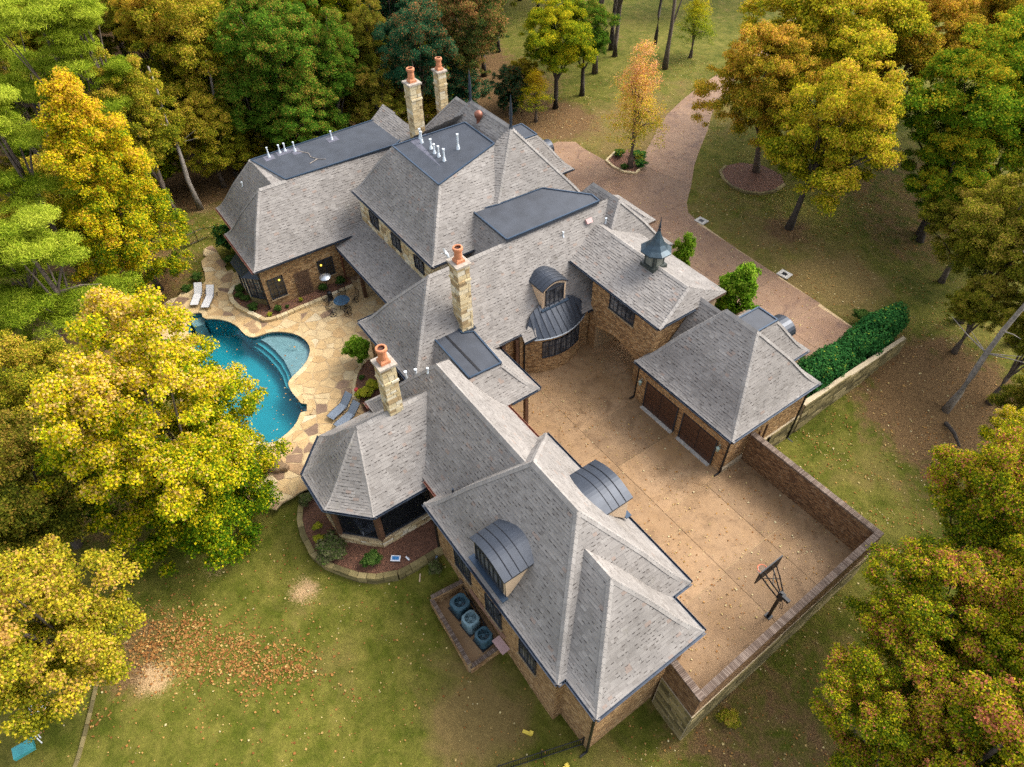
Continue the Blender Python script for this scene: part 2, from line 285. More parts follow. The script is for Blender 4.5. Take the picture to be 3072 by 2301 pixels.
# ------------------------------------------------------------------ plan outlines (metres; x = along the wings, y = towards the drive)
POOL = chaikin([(-48.07, 2.6), (-47.82, 3.55), (-46.9, 3.35), (-46.27, 4.21), (-45.42, 4.87), (-44.36, 5.26), (-43.33, 5.3), (-42.6, 5.57), (-42.41, 6.06), (-42.37, 6.92), (-41.83, 7.77), (-40.91, 8.56), (-39.84, 8.88), (-38.76, 8.79), (-37.79, 8.17), (-37.17, 7.33), (-36.79, 6.5), (-36.42, 5.98), (-35.5, 5.85), (-34.47, 5.95), (-34.05, 5.97), (-34.02, 6.0), (-33.75, 6.27), (-33.7, 6.26), (-33.1, 6.0), (-33.08, 5.95), (-33.22, 5.62), (-33.23, 5.59), (-32.42, 4.89), (-31.96, 3.92), (-31.81, 3.04), (-32.52, 2.1), (-34.22, 1.4), (-36.58, 1.1), (-39.11, 1.2), (-41.66, 1.4), (-44.39, 1.7), (-46.9, 1.95)])
PATIO = [(-27.3, 3.2), (-26.9, 1.2), (-27.9, .3), (-31, -.4), (-36, -.9), (-42, -.7), (-48, 0), (-50.6, 1.2), (-51.3, 3.2), (-51.2, 4.8), (-52, 5.3), (-54, 5.5), (-56, 6.2), (-56.3, 7.2), (-52, 7.4), (-50.4, 8.3), (-44.7, 8.3), (-44.7, 17.3), (-34, 17.3), (-34.4, 11.8), (-31, 11.8), (-27.7, 9.2), (-26, 7)]
COURT = [(-27.5, 12), (-16, 14), (-8, 14), (-5.9, 13.7), (-4.25, 13.7), (-4.5, 27.0), (-13.2, 27.0), (-13.2, 25.4), (-20.8, 25.4), (-20.8, 38), (-27.3, 38)]
DRIVE = [(-44, 34), (-50, 39), (-52.63, 42.26), (-52.76, 43.17), (-51.61, 44.7), (-50.01, 44.5), (-48.17, 44.5), (-46.7, 44.65), (-45.63, 44.32), (-43.83, 44.53), (-42.81, 45.41), (-43.64, 46.99), (-45.71, 49.36), (-47.3, 51.93), (-48.77, 53.97), (-50.3, 56.9), (-51.9, 60.83), (-53.2, 64.85), (-54.6, 70.38), (-57, 77), (-60, 86), (-63, 100), (-58.5, 100), (-56, 86), (-53.92, 77), (-52.0, 69.92), (-50.43, 66.69), (-48.97, 63.44), (-47.18, 60.65), (-45.0, 57.75), (-42.69, 54.18), (-40.56, 51.11), (-38.11, 48.16), (-36.19, 45.6), (-34.94, 44.51), (-33.58, 44.2), (-28.56, 43.8), (-23.93, 43.67), (-20.21, 43.51), (-16.31, 43.2), (-15.6, 42.6), (-15.6, 34), (-20, 33), (-27, 37)]
ENCL = [(-17.0, 8.4), (-17.2, 5.9), (-12.6, 5.6), (-12.5, 8.4)]
BED_HOUSE = [(-49.6, 8.2), (-49.42, 7.31), (-48.88, 6.46), (-48.39, 6.08), (-47.38, 5.92), (-46.34, 6.08), (-45.32, 6.49), (-44.5, 6.84), (-43.75, 7.15), (-43.48, 7.6), (-43.37, 8.4), (-43.42, 9.93), (-43.38, 11.98), (-43.4, 13.37), (-43.45, 14.62), (-44.8, 14.9), (-44.8, 8.1)]
BED_POOL = [(-35.0, 11.9), (-35.1, 11.5), (-34.88, 11.05), (-34.28, 10.32), (-33.42, 9.69), (-32.3, 9.12), (-31.79, 9.3), (-30.2, 9.0), (-28.0, 9.3), (-28, 11.9)]
BED_OCT = [(-27.0, 3.3), (-26.64, 2.56), (-25.78, 2.09), (-24.7, 1.85), (-23.21, 1.79), (-22.1, 2.14), (-21.29, 2.67), (-20.4, 3.29), (-19.7, 4.09), (-19.2, 5.19), (-19.12, 6.0), (-19.1, 8.09), (-21, 8.6), (-25, 6)]
BED_DRIVE = [(-46.52, 44.62), (-47.25, 46.45), (-46.93, 47.93), (-44.9, 48.5), (-43.5, 46.9), (-42.9, 45.3), (-43.81, 44.56), (-45.21, 44.38)]
BED_OAK = [(-38.67, 53.64), (-38.2, 52.3), (-37.02, 51.5), (-35.59, 51.09), (-34.17, 51.4), (-33.14, 52.34), (-32.64, 53.69), (-32.9, 55.5), (-34.3, 56.7), (-36.5, 56.6), (-38.2, 55.3)]
LEAF_PILE = [(-24.2, -8.08), (-24.6, -7.3), (-24.4, -6.3), (-23.6, -6.1), (-24.0, -5.31), (-23.2, -4.9), (-22.55, -5.3), (-21.8, -4.4), (-20.84, -3.3), (-20.2, -3.3), (-19.04, -1.9), (-18.11, -1.5), (-18.3, -2.6), (-18.89, -3.52), (-20.0, -4.7), (-20.48, -5.58), (-21.3, -6.3), (-22.08, -7.0), (-23.12, -8.1)]

# ------------------------------------------------------------------ terrain
CP = np.array([(-8.2, 8.1, -3.0), (-6.2, 8.4, -2.9), (-3.9, 13, -3.1), (-4, 20, -2.9), (-4, 28, -2.4), (-8, 29, -2.0), (-12.5, 31, -1.6), (-12.5, 38, -1.2), (-12.5, 44, -.6), (-15, 6, -2.05), (-12, 5.5, -2.5), (-19.3, 7.5, -1.15), (-21, 4.5, -1.02), (-23, 2.8, -1.0), (-25.5, 1.2, -.95), (-26.9, 1.2, -.5), (-28, -.3, -.4), (-32, -1.2, -.3), (-40, -1, -.25), (-50, 0, -.25), (-52, 4, -.15), (-58, 6, -.1), (-20, -5, -1.7), (-17, 1, -1.75), (-14, 0, -2.3), (-8, 2, -3), (-2, 5, -3.5), (5, 15, -3.8), (5, 30, -3.5), (-30, -12, -1.2), (-26, -6, -1.2), (-20, -14, -1.9), (-60, -10, -.6), (-57, 20, 0), (-55, 30, 0), (-50, 40, -.03), (-40, 46, 0), (-40, 56, 0), (-30, 46, -.03), (-20, 46, -.08), (-14, 48, -.4), (-5, 45, -2), (-60, 60, .1), (-100, 30, .2), (-100, 90, .3), (-40, 100, 0.2), (0, 60, -2.5), (-25, 55, -.2), (-15, 58, -.6), (40, 20, -4.5), (0, -40, -3), (-60, -60, -1)])
def raw_z(x, y):
    x = np.asarray(x, float); y = np.asarray(y, float); num = np.zeros(x.shape); den = np.zeros(x.shape)
    for u, v, z in CP:
        w = 1 / (((x - u) ** 2 + (y - v) ** 2) + .6) ** 1.6; num += w * z; den += w
    return num / den
def ground_z(x, y):
    z = raw_z(x, y); z = np.atleast_1d(z); x = np.atleast_1d(x); y = np.atleast_1d(y)
    fl = ((x > -56) & (x < -13.4) & (y > 9) & (y < 36)); z = np.where(fl, np.minimum(z, -.25), z)
    for p, lo in ((PATIO, -.2), (COURT, -.3), (DRIVE, -.05), (BED_HOUSE, -.2), (BED_OCT, -.95), (ENCL, -2.4)):
        m = inpoly(x, y, p) | (polydist(x, y, p) < .5 if p is DRIVE else False); z = np.where(m, np.minimum(z, lo), z)
    return z
def axis(a, b_, lo, hi, step):
    core = list(np.arange(lo, hi + .01, step)); left = []; d = step; x = lo
    while x > a: d *= 1.35; x -= d; left.append(x)
    right = []; d = step; x = core[-1]
    while x < b_: d *= 1.35; x += d; right.append(x)
    return np.array(left[::-1] + core + right)
ax = axis(-1200, 900, -112, 12, .8); ay = axis(-900, 1200, -20, 96, .8)
X, Y = np.meshgrid(ax, ay); Z = ground_z(X.ravel(), Y.ravel()).reshape(X.shape)
nx, ny = len(ax), len(ay)
cxm = ((X[:-1, :-1] + X[1:, 1:]) / 2); cym = ((Y[:-1, :-1] + Y[1:, 1:]) / 2)
hole = inpoly(cxm, cym, POOL) | (polydist(cxm, cym, POOL) < .9) & inpoly(cxm, cym, PATIO) | (cxm > -44) & (cxm < -9) & (cym > 16) & (cym < 24)
idx = np.arange(nx * ny).reshape(ny, nx)
F = np.stack([idx[:-1, :-1], idx[:-1, 1:], idx[1:, 1:], idx[1:, :-1]], -1)[~hole]
me = bpy.data.meshes.new('lawn'); me.vertices.add(nx * ny); me.vertices.foreach_set('co', np.stack([X, Y, Z], -1).astype(np.float32).ravel())
me.loops.add(F.size); me.loops.foreach_set('vertex_index', F.astype(np.int32).ravel()); me.polygons.add(len(F))
me.polygons.foreach_set('loop_start', np.arange(0, F.size, 4, dtype=np.int32)); me.polygons.foreach_set('loop_total', np.full(len(F), 4, dtype=np.int32)); me.polygons.foreach_set('use_smooth', np.ones(len(F), bool))
def sm(x, a, b_): t = np.clip((x - a) / (b_ - a), 0, 1); return t * t * (3 - 2 * t)
def blob(cx, cy, r, soft=.5): return 1 - sm(np.hypot(X - cx, Y - cy), r * (1 - soft), r * (1 + soft))
lit = sm(-X, 58, 66); lit = np.maximum(lit, sm(Y, 30, 36) * sm(-X, 55, 60) * (1 - sm(Y, 46, 52)))
lit = np.maximum(lit, blob(-8, 43, 6.5)); lit = np.maximum(lit, .5 * blob(-4, 38, 4)); lit = np.maximum(lit, .35 * blob(0, 20, 7)); lit = np.maximum(lit, blob(-24, 66, 11) * .5); lit = np.maximum(lit, blob(-21, 58, 5) * .5)
lit = np.maximum(lit, .8 * blob(-27.7, 49.6, 2.2)); lit = np.maximum(lit, blob(-57, 46, 5)); lit = np.maximum(lit, .6 * blob(-2, 16, 5)); lit = np.maximum(lit, .6 * blob(-24, -8.5, 2.5)); lit = np.maximum(lit, .55 * blob(-36, -6, 6)); lit = np.maximum(lit, .9 * blob(-56, -4, 9))
lit = lit * (1 - .8 * sm(Y, 48, 56) * sm(-X, 40, 50))
dry = .14 * sm(Y, 30, 40) + .55 * blob(-50, 50, 7) + .5 * blob(-12, 5.5, 3.2) + .45 * blob(-9.5, 4.5, 3) + .3 * blob(-18, -1, 4) + .4 * blob(-20, 46.5, 4) + .35 * blob(-32, 47, 6) + .3 * blob(-55, 9, 4) + .35 * blob(-50, 60, 8) + .4 * blob(-23, 48, 6) + .4 * blob(-5, 9, 2) + .4 * blob(-8, 33, 3)
bare = blob(-21.65, .46, .8, .9) * 1.0 + blob(-21.9, -8.0, .95, .8) + .5 * blob(-25.9, -3.2, 1.0, .8) + .3 * blob(-24.6, 1.1, .8, .8) + .2 * blob(-27.5, -1.8, 1.2, .6) + .5 * blob(-62.5, 8.6, 1.4, .6)
for nme, A in (('litter', lit), ('dry', dry), ('bare', bare)):
    a = me.attributes.new(nme, 'FLOAT', 'POINT'); a.data.foreach_set('value', np.clip(A, 0, 1).astype(np.float32).ravel())
me.update(calc_edges=True); me.validate()
tag(link('lawn', me, None, ['lawn']), 'autumn lawn with dry patches and fallen leaves', None, None, 'structure')

def structure(name, label, mesh_builder=None, mats=None):
    o = mesh_builder.build(name, mats) if mesh_builder else empty(name, label, None)
    return tag(o, label, None, None, 'structure')

# ------------------------------------------------------------------ courtyard and drive slabs (each slab a piece, joints left open)
def slabs(root, cells, z, mat, thick=.12, gap=.035):
    for c in cells:
        c = [np.array(p, float) for p in c]; ctr = sum(c) / len(c)
        q = []
        n = len(c); area = sum(c[i][0] * c[(i + 1) % n][1] - c[(i + 1) % n][0] * c[i][1] for i in range(n)); sgn = 1 if area > 0 else -1
        for i in range(n):
            a, b_, d = c[i - 1], c[i], c[(i + 1) % n]
            n1 = np.array([-(b_ - a)[1], (b_ - a)[0]]); n1 /= np.linalg.norm(n1); n2 = np.array([-(d - b_)[1], (d - b_)[0]]); n2 /= np.linalg.norm(n2)
            k = n1 + n2; k = k / max(.35, (1 + n1 @ n2)); q.append(tuple(b_ + sgn * k * gap / 2))
        MB().prism(q, z - thick, z + random.uniform(-.004, .004), tone=random.random()).build('concrete_slab', mat, root)
court = structure('courtyard', 'tan stained concrete courtyard in jointed slabs')
MB().prism(COURT, -.2, -.03).build('slab_base', 'patio_mortar', court)
R4 = lambda u0, u1, v0, v1: [(u0, v0), (u1, v0), (u1, v1), (u0, v1)]
cells = []
ul = [-27.5, -23.0, -18.66, -15.1, -11.5, -8.1, -4.4]
for a, b_ in zip(ul[:-1], ul[1:]): cells.append(R4(a, b_, 13.8, 20.0))
um = [-27.3, -20.65, -17.1, -12.95]
for a, b_ in zip(um[:-1], um[1:]): cells.append(R4(a, b_, 20.0, 25.05))
cells += [R4(-12.95, -8.25, 20, 23.5), R4(-8.25, -4.5, 20, 23.5), R4(-12.95, -8.25, 23.5, 27.0), R4(-8.25, -4.55, 23.5, 27.0), R4(-27.2, -24.0, 25.05, 29.4), R4(-24.0, -20.8, 25.05, 29.4), R4(-27.2, -20.8, 29.4, 34.5), R4(-27.2, -20.8, 34.5, 38)]
slabs(court, cells, 0.0, 'court_concrete')
drive = structure('driveway', 'curving brown concrete driveway in jointed slabs')
MB().prism(DRIVE, -.14, -.012).build('slab_base', 'patio_mortar', drive)
L = [(-52.6, 42.3), (-46.5, 44.6), (-42.9, 45.4), (-43.64, 46.99), (-45.71, 49.36), (-47.3, 51.93), (-48.77, 53.97), (-50.3, 56.9), (-51.9, 60.83), (-53.2, 64.85), (-54.6, 70.38), (-57, 77), (-60, 86)]
Rr = [(-34.9, 44.5), (-36.19, 45.6), (-38.11, 48.16), (-40.56, 51.11), (-42.69, 54.18), (-45.0, 57.75), (-47.18, 60.65), (-48.97, 63.44), (-50.43, 66.69), (-52.0, 69.92), (-53.92, 77), (-56, 86)]
Lq = L[2:]; dcells = []
for i in range(len(Lq) - 1): dcells.append([Rr[i + 1], Rr[min(i + 2, len(Rr) - 1)], Lq[i + 1], Lq[i]] if i + 2 < len(Rr) else [Rr[-2], Rr[-1], Lq[i + 1], Lq[i]])
dcells = [c for c in dcells]
dcells += [[(-42.8, 45.4), (-43.83, 44.53), (-43.8, 39), (-36.6, 39), (-36.19, 45.6), (-38.11, 48.16)], [(-43.83, 44.53), (-45.63, 44.32), (-46.7, 44.65), (-50.01, 44.5), (-51.61, 44.7), (-52.76, 43.17), (-52.63, 42.26), (-50, 39), (-43.8, 39)], R4(-44, -36.6, 35.5, 39), [(-36.6, 39), (-33.2, 39), (-33.2, 44.15), (-34.94, 44.51), (-36.19, 45.6)], R4(-36.6, -29, 36, 39), R4(-33.2, -28.6, 39, 43.85), R4(-28.6, -23.8, 39, 43.7), R4(-29, -20, 35, 39), R4(-23.8, -19.6, 39, 43.5), R4(-19.6, -15.6, 39, 43.1), R4(-20, -15.6, 34.5, 39)]
slabs(drive, dcells, .015, 'drive_concrete')

# ------------------------------------------------------------------ patio: flagstones, pool
patio = structure('patio', 'cream flagstone pool patio')
def clip(poly, a, b_, c):  # keep a*x+b*y<=c
    out = []
    for i in range(len(poly)):
        p, q = poly[i], poly[(i + 1) % len(poly)]; dp = a * p[0] + b_ * p[1] - c; dq = a * q[0] + b_ * q[1] - c
        if dp <= 0: out.append(p)
        if dp * dq < 0: t = dp / (dp - dq); out.append((p[0] + t * (q[0] - p[0]), p[1] + t * (q[1] - p[1])))
    return out
pts = []
for u in np.arange(-57, -25, .86):
    for v in np.arange(-1.6, 18, .74): pts.append((u + random.uniform(-.6, .6), v + random.uniform(-.5, .5)))
pts = np.array(pts); keep = inpoly(pts[:, 0], pts[:, 1], PATIO) & ~(inpoly(pts[:, 0], pts[:, 1], POOL)) & ~inpoly(pts[:, 0], pts[:, 1], BED_HOUSE) & ~inpoly(pts[:, 0], pts[:, 1], BED_POOL)
poolnp = [np.array(p) for p in POOL]
mortar_cells = []; flag = []
for i in np.nonzero(keep)[0]:
    p = pts[i]; poly = [(p[0] - 1.6, p[1] - 1.6), (p[0] + 1.6, p[1] - 1.6), (p[0] + 1.6, p[1] + 1.6), (p[0] - 1.6, p[1] + 1.6)]
    d = np.hypot(*(pts - p).T)
    for j in np.argsort(d)[1:18]:
        q = pts[j]; e = q - p; mth = (p + q) / 2; poly = clip(poly, e[0], e[1], e @ mth)
        if len(poly) < 3: break
    if len(poly) < 3: continue
    def fix(P):
        out = []
        for x, y in P:
            if inpoly(x, y, POOL) or polydist(x, y, POOL) < .28:
                bd = 1e9
                for k in range(len(poolnp)):
                    a, b_ = poolnp[k], poolnp[(k + 1) % len(poolnp)]; e = b_ - a; t = np.clip(((np.array((x, y)) - a) @ e) / max(e @ e, 1e-9), 0, 1); c = a + t * e; dd = np.hypot(*(c - (x, y)))
                    if dd < bd: bd = dd; bc = c; be = e
                nrm = np.array([be[1], -be[0]]) / max(np.linalg.norm(be), 1e-6)
                if inpoly(*(bc + nrm * .05), POOL): nrm = -nrm
                x, y = bc + nrm * .28
            if not inpoly(x, y, PATIO):
                bd = 1e9
                for k in range(len(PATIO)):
                    a, b_ = np.array(PATIO[k]), np.array(PATIO[(k + 1) % len(PATIO)]); e = b_ - a; t = np.clip(((np.array((x, y)) - a) @ e) / max(e @ e, 1e-9), 0, 1); c = a + t * e; dd = np.hypot(*(c - (x, y)))
                    if dd < bd: bd = dd; bc = c
                x, y = bc
            out.append((float(x), float(y)))
        return out
    poly = fix(poly); ctr = np.mean(poly, 0)
    if not inpoly(*p, PATIO): continue
    mortar_cells.append(poly); g = .045
    # irregular rim
    q = []
    for k in range(len(poly)):
        a = np.array(poly[k]); b_ = np.array(poly[(k + 1) % len(poly)]); q.append(a)
        if np.linalg.norm(b_ - a) > .5: q.append((a + b_) / 2 + rng.normal(0, .025, 2))
    r = [tuple(c + (ctr - c) * g / max(.25, np.linalg.norm(ctr - c))) for c in q]
    t = random.random(); t = t * .15 if random.random() < .13 else .22 + .75 * t
    flag.append((np.linalg.norm(ctr - np.array((-30, 0))), r, t))
flag.sort(key=lambda x: x[0]); mb = MB()
for c in mortar_cells: mb.prism(c, -.12, -.014)
mb.build('grout_bed', 'patio_mortar', patio)
gb = MB(); G = .4
for gu in np.arange(-57, -25, G):
    for gv in np.arange(-1.4, 18, G):
        c4 = [(gu, gv), (gu + G, gv), (gu + G, gv + G), (gu, gv + G)]
        if all(inpoly(x, y, PATIO) and not inpoly(x, y, POOL) for x, y in c4): gb.poly([(x, y, -.04) for x, y in c4])
gb.build('grout_bed', 'patio_mortar', patio)
rest = MB()
for k, (_, r, t) in enumerate(flag):
    z = random.uniform(-.004, .012)
    if k < 300: MB().prism(r, -.02, z, tone=t).build('flagstone', 'flagstone', patio)
    else: rest.prism(r, -.02, z, tone=t)
o = rest.build('flagstones', 'flagstone', patio); o['kind'] = 'stuff'
# pool coping: cut stones along the rim
def strip_stones(path, w_in, w_out, z0, z1, name, mat, parent, n_per, closed=True, gap=.03, tones=(.3, .95), jitter=.0, cap=None):
    P = [np.array(p, float) for p in path]; seg = []
    N = len(P); nr = []
    for i in range(N):
        a = P[(i - 1) % N] if closed or i else P[i]; b_ = P[(i + 1) % N] if closed or i < N - 1 else P[i]; e = b_ - a; nr.append(np.array([e[1], -e[0]]) / max(1e-6, np.linalg.norm(e)))
    M_ = N if closed else N - 1; i = 0; cnt = 0
    while i < M_:
        k = min(n_per if np.isscalar(n_per) else random.choice(n_per), M_ - i); ids = [(i + j) % N for j in range(k + 1)]
        A = [P[j] + nr[j] * (w_out + random.uniform(-jitter, jitter)) for j in ids]; B = [P[j] + nr[j] * w_in for j in ids]
        e0 = (P[ids[1]] - P[ids[0]]); e1 = (P[ids[-1]] - P[ids[-2]]); A[0] = A[0] + e0 / max(1e-6, np.linalg.norm(e0)) * gap; B[0] = B[0] + e0 / max(1e-6, np.linalg.norm(e0)) * gap
        zz0 = z0 if np.isscalar(z0) else [z0[j] for j in ids]; zz1 = z1 if np.isscalar(z1) else [z1[j] for j in ids]
        poly = A + B[::-1]; dz = random.uniform(-jitter, jitter) * .5
        m_ = MB(); m_.prism([tuple(p) for p in poly], zz0 if np.isscalar(zz0) else zz0 + zz0[::-1], (zz1 + dz) if np.isscalar(zz1) else [z + dz for z in zz1 + zz1[::-1]], tone=random.uniform(*tones))
        seg.append(m_.build(name, mat, parent)); i += k
    return seg
polo = POOL if sum(POOL[i][0] * POOL[(i + 1) % len(POOL)][1] - POOL[(i + 1) % len(POOL)][0] * POOL[i][1] for i in range(len(POOL))) > 0 else POOL[::-1]
strip_stones(polo, -.03, .34, -.06, .03, 'coping_stone', 'flagstone', patio, [1, 2], True, .012, (.5, .95), .025)
nb = len(polo); ob = []
for i in range(nb):
    e = np.array(polo[(i + 1) % nb]) - np.array(polo[i - 1]); e = e / max(1e-6, np.linalg.norm(e)); ob.append((polo[i][0] + e[1] * .95, polo[i][1] - e[0] * .95))
mb = MB(); mb.add([(x, y, -.03) for x, y in polo] + [(x, y, -.03) for x, y in ob], [(i, (i + 1) % nb, nb + (i + 1) % nb, nb + i) for i in range(nb)]); mb.build('grout_bed', 'patio_mortar', patio)
pool = structure('swimming_pool', 'freeform teal swimming pool with beach shelf and curved steps')
mb = MB(); n = len(polo); zt, zb = -.02, -1.75
mb.add([(p[0], p[1], zt) for p in polo] + [(p[0], p[1], zb) for p in polo], [((i + 1) % n, i, n + i, n + (i + 1) % n) for i in range(n)]); mb.poly([(p[0], p[1], zb) for p in polo])
mb.build('pool_basin', 'pool_plaster', pool)
inr = [(x * .998 - .002 * 38, y * .996 + .004 * 4.5) for x, y in polo]; mb = MB(); mb.add([(x, y, -.05) for x, y in inr] + [(x, y, -.24) for x, y in inr], [((i + 1) % n, i, n + i, n + (i + 1) % n) for i in range(n)]); mb.build('tile_line', 'pool_tile', pool)
arc = [(-42.35, 6.2), (-42.37, 6.92), (-41.83, 7.77), (-40.91, 8.56), (-39.84, 8.88), (-38.76, 8.79), (-37.79, 8.17), (-37.17, 7.33), (-36.79, 6.5), (-36.5, 6.05)]
s1 = [(-36.9, 6.45), (-37.85, 6.62), (-39.19, 6.73), (-40.54, 6.62), (-41.68, 6.41), (-42.3, 6.2)]
s2 = [(-36.7, 6.1), (-37.99, 6.35), (-39.21, 6.42), (-40.56, 6.29), (-41.82, 6.02), (-42.5, 5.8)]
s3 = [(-36.5, 5.95), (-37.1, 5.87), (-38.24, 6.09), (-39.33, 6.11), (-40.75, 5.97), (-42.01, 5.70), (-42.7, 5.5)]
for s_, z, nme, mt in ((s1, -.38, 'beach_shelf', 'pool_shelf'), (s2, -.66, 'step', 'pool_step'), (s3, -.94, 'step', 'pool_step')): MB().prism(arc + s_, -1.74, z).build(nme, mt, pool)
MB().prism([(-48.1, 2.4), (-46.9, 2.5), (-46.9, 3.3), (-47.8, 3.6)], -1.74, -.5).build('step', 'pool_shelf', pool)
MB().prism([(-33.9, 6.0), (-33.2, 5.75), (-33.05, 6.05), (-33.7, 6.3)], -1.74, -.5).build('step', 'pool_shelf', pool)
MB().poly([(p[0], p[1], -.13) for p in polo]).build('pool_water', 'pool_water', pool)
# ------------------------------------------------------------------ mulch beds with stone edging
def bed(poly, z, label): return structure('mulch_bed', label, MB().prism(poly, z - .25, z), 'mulch')
bed(BED_HOUSE, .10, 'red brown mulch bed along the brick wall by the patio'); bed(BED_POOL, .06, 'mulch bed beside the pool loungers'); bed(BED_OCT, -.62, 'raised mulch bed round the screened porch'); bed(BED_DRIVE, .09, 'mulch bed round the young tree beside the drive'); bed(BED_OAK, .02, 'mulch ring under the big oak')
def edging(path, label, z0, z1, w, n_per, step=.45, mat='stone', layers=1):
    t = empty('stone_edging', label, 'stone edging', (0, 0, 0)); P = [tuple(p) for p in resample(path, step)]
    for l in range(layers):
        a = z0 + (z1 - z0) * l / layers; b_ = z0 + (z1 - z0) * (l + 1) / layers - .012
        strip_stones(P, -w / 2, w / 2, a, b_, 'stone', mat, t, n_per, False, .03, (.15, .85), .02)
    return t
edging(BED_HOUSE[1:15], 'low curved cream stone border of the bed along the brick wall', -.1, .26, .34, [1, 2])
edging(BED_POOL[1:7], 'thin stone border of the mulch bed by the grey loungers', -.1, .12, .22, [1, 2])
edging(BED_OCT[0:10], 'curved stacked stone retaining border below the screened porch', -1.25, -.5, .34, [1, 2], .45, 'wall_stone', 3)
edging(BED_OCT[9:12], 'short straight stone border between screened porch and brick wing', -1.25, -.55, .3, [1, 2], .5, 'wall_stone', 3)
edging(BED_DRIVE[4:] + BED_DRIVE[:2], 'pale curved kerb of stones round the bed by the drive', -.1, .18, .22, [1, 2])
edging(BED_OAK[:8], 'dull curved stone ring under the big oak beside the drive', -.2, .12, .24, [1, 2], .6, 'wall_stone')

# ================================================================== THE HOUSE
house = empty('house', 'sprawling brown brick house with steep grey shingle roofs and stone chimneys', 'house', (-30, 18, 0))
HI = Matrix.Translation((30, -18, 0))
def hpart(o): o.matrix_parent_inverse = HI; return o
class HB(MB):
    def build(s, name, mats, parent=None, smooth=False):
        o = super().build(name, mats, parent, smooth)
        if parent is house: hpart(o)
        return o
def hbulk(name, V, k, tone, mats, parent, kind='stuff'):
    o = link(name, bulk(V, k, tone), parent, mats)
    if parent is house: hpart(o)
    if kind: o['kind'] = kind
    return o
FL = .24
def flare(z, ze):
    x = (z - ze) / 2.4
    return z - FL * 6.75 * x * (1 - x) ** 2 if 0 < x < 1 else z
def roof(name, faces, caps=(), outline=None, ze=3.6, gutters=(), deck=None, expo=.175, gut_mat='gutter', label=None):
    base = []; SV = []; ST = []
    for fc in faces:
        P = [np.array(p, float) for p in fc]; n = np.zeros(3)
        for i in range(len(P)): n += np.cross(P[i], P[(i + 1) % len(P)])
        if n[2] < 0: n = -n
        h = np.hypot(n[0], n[1]); pit = h / n[2]; g = -n[:2] / h; e = np.array([-g[1], g[0]])
        dd = [p[:2] @ g for p in P]; ss = [p[:2] @ e for p in P]; d_ref, z_ref = dd[0], P[0][2]
        zf = lambda d: flare(z_ref + pit * (d - d_ref), ze)
        def cr(d):
            out = []
            for i in range(len(P)):
                j = (i + 1) % len(P)
                if (dd[i] > d) != (dd[j] > d): out.append(ss[i] + (ss[j] - ss[i]) * (d - dd[i]) / (dd[j] - dd[i]))
            return sorted(out)
        dmin, dmax = min(dd), max(dd); st = expo / math.sqrt(1 + pit * pit); N = max(1, int(round((dmax - dmin) / st))); st = (dmax - dmin) / N
        pt = lambda s_, d, dz=0: (e[0] * s_ + g[0] * d, e[1] * s_ + g[1] * d, zf(d) + dz)
        for k in range(N):
            d0 = dmin + k * st; d1 = d0 + st; A = cr(d0 + 1e-4); B_ = cr(d1 - 1e-4); C = cr((d0 + d1) / 2)
            if len(A) != len(B_) or len(A) % 2: A = B_ = C
            for i in range(0, len(A) - 1, 2): base.append((pt(A[i], d0), pt(A[i + 1], d0), pt(B_[i + 1], d1), pt(B_[i], d1)))
            for i in range(0, len(C) - 1, 2):
                s0, s1 = C[i], C[i + 1]; s_ = s0; first = True
                while s_ < s1 - .02:
                    w = random.uniform(.18, .40); w = w * random.random() + .06 if first else w; first = False; sb = min(s_ + w, s1)
                    th = .028 if random.random() < .5 else .012
                    a, b_ = pt(s_, d0, th), pt(sb, d0, th)
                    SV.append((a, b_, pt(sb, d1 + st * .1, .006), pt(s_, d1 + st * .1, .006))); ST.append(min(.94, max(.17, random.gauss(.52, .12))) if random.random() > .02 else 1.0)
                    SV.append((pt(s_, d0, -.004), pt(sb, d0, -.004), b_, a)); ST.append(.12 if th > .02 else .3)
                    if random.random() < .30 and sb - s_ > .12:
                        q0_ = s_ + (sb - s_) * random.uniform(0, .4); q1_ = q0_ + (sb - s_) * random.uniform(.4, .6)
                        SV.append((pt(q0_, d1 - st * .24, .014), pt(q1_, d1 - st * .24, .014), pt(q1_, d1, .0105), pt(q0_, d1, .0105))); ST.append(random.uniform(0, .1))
                    s_ = sb
    for (p, q, drop) in caps:
        p, q = np.array(p, float), np.array(q, float); Ln = np.linalg.norm(q - p); N = max(1, int(Ln / .3)); hd = (q - p)[:2]; hd /= max(1e-6, np.linalg.norm(hd)); sd_ = np.array([-hd[1], hd[0]]) * .17
        for k in range(N):
            a = p + (q - p) * k / N; b_ = p + (q - p) * (k + 1.12) / N; za = flare(a[2], ze) + .05; zb_ = flare(min(b_[2], max(p[2], q[2])), ze) + .034
            for sg in (1, -1):
                ao = (a[0] + sg * sd_[0], a[1] + sg * sd_[1], za - .17 * drop); bo = (b_[0] + sg * sd_[0], b_[1] + sg * sd_[1], zb_ - .17 * drop)
                SV.append(((a[0], a[1], za), ao, bo, (b_[0], b_[1], zb_)) if sg < 0 else (ao, (a[0], a[1], za), (b_[0], b_[1], zb_), bo)); ST.append(random.uniform(.6, .9))
    bm_ = HB()
    for q in base: bm_.poly(q, tone=.4, mi=0)
    if outline: bm_.prism(outline, ze - .20, ze - .03, mi=1)
    r = bm_.build('roof', ['shingle', 'fascia'], house)
    if label: r['label'] = label
    o = link('shingles', bulk(SV, 4, ST), r, ['shingle']); o['kind'] = 'stuff'
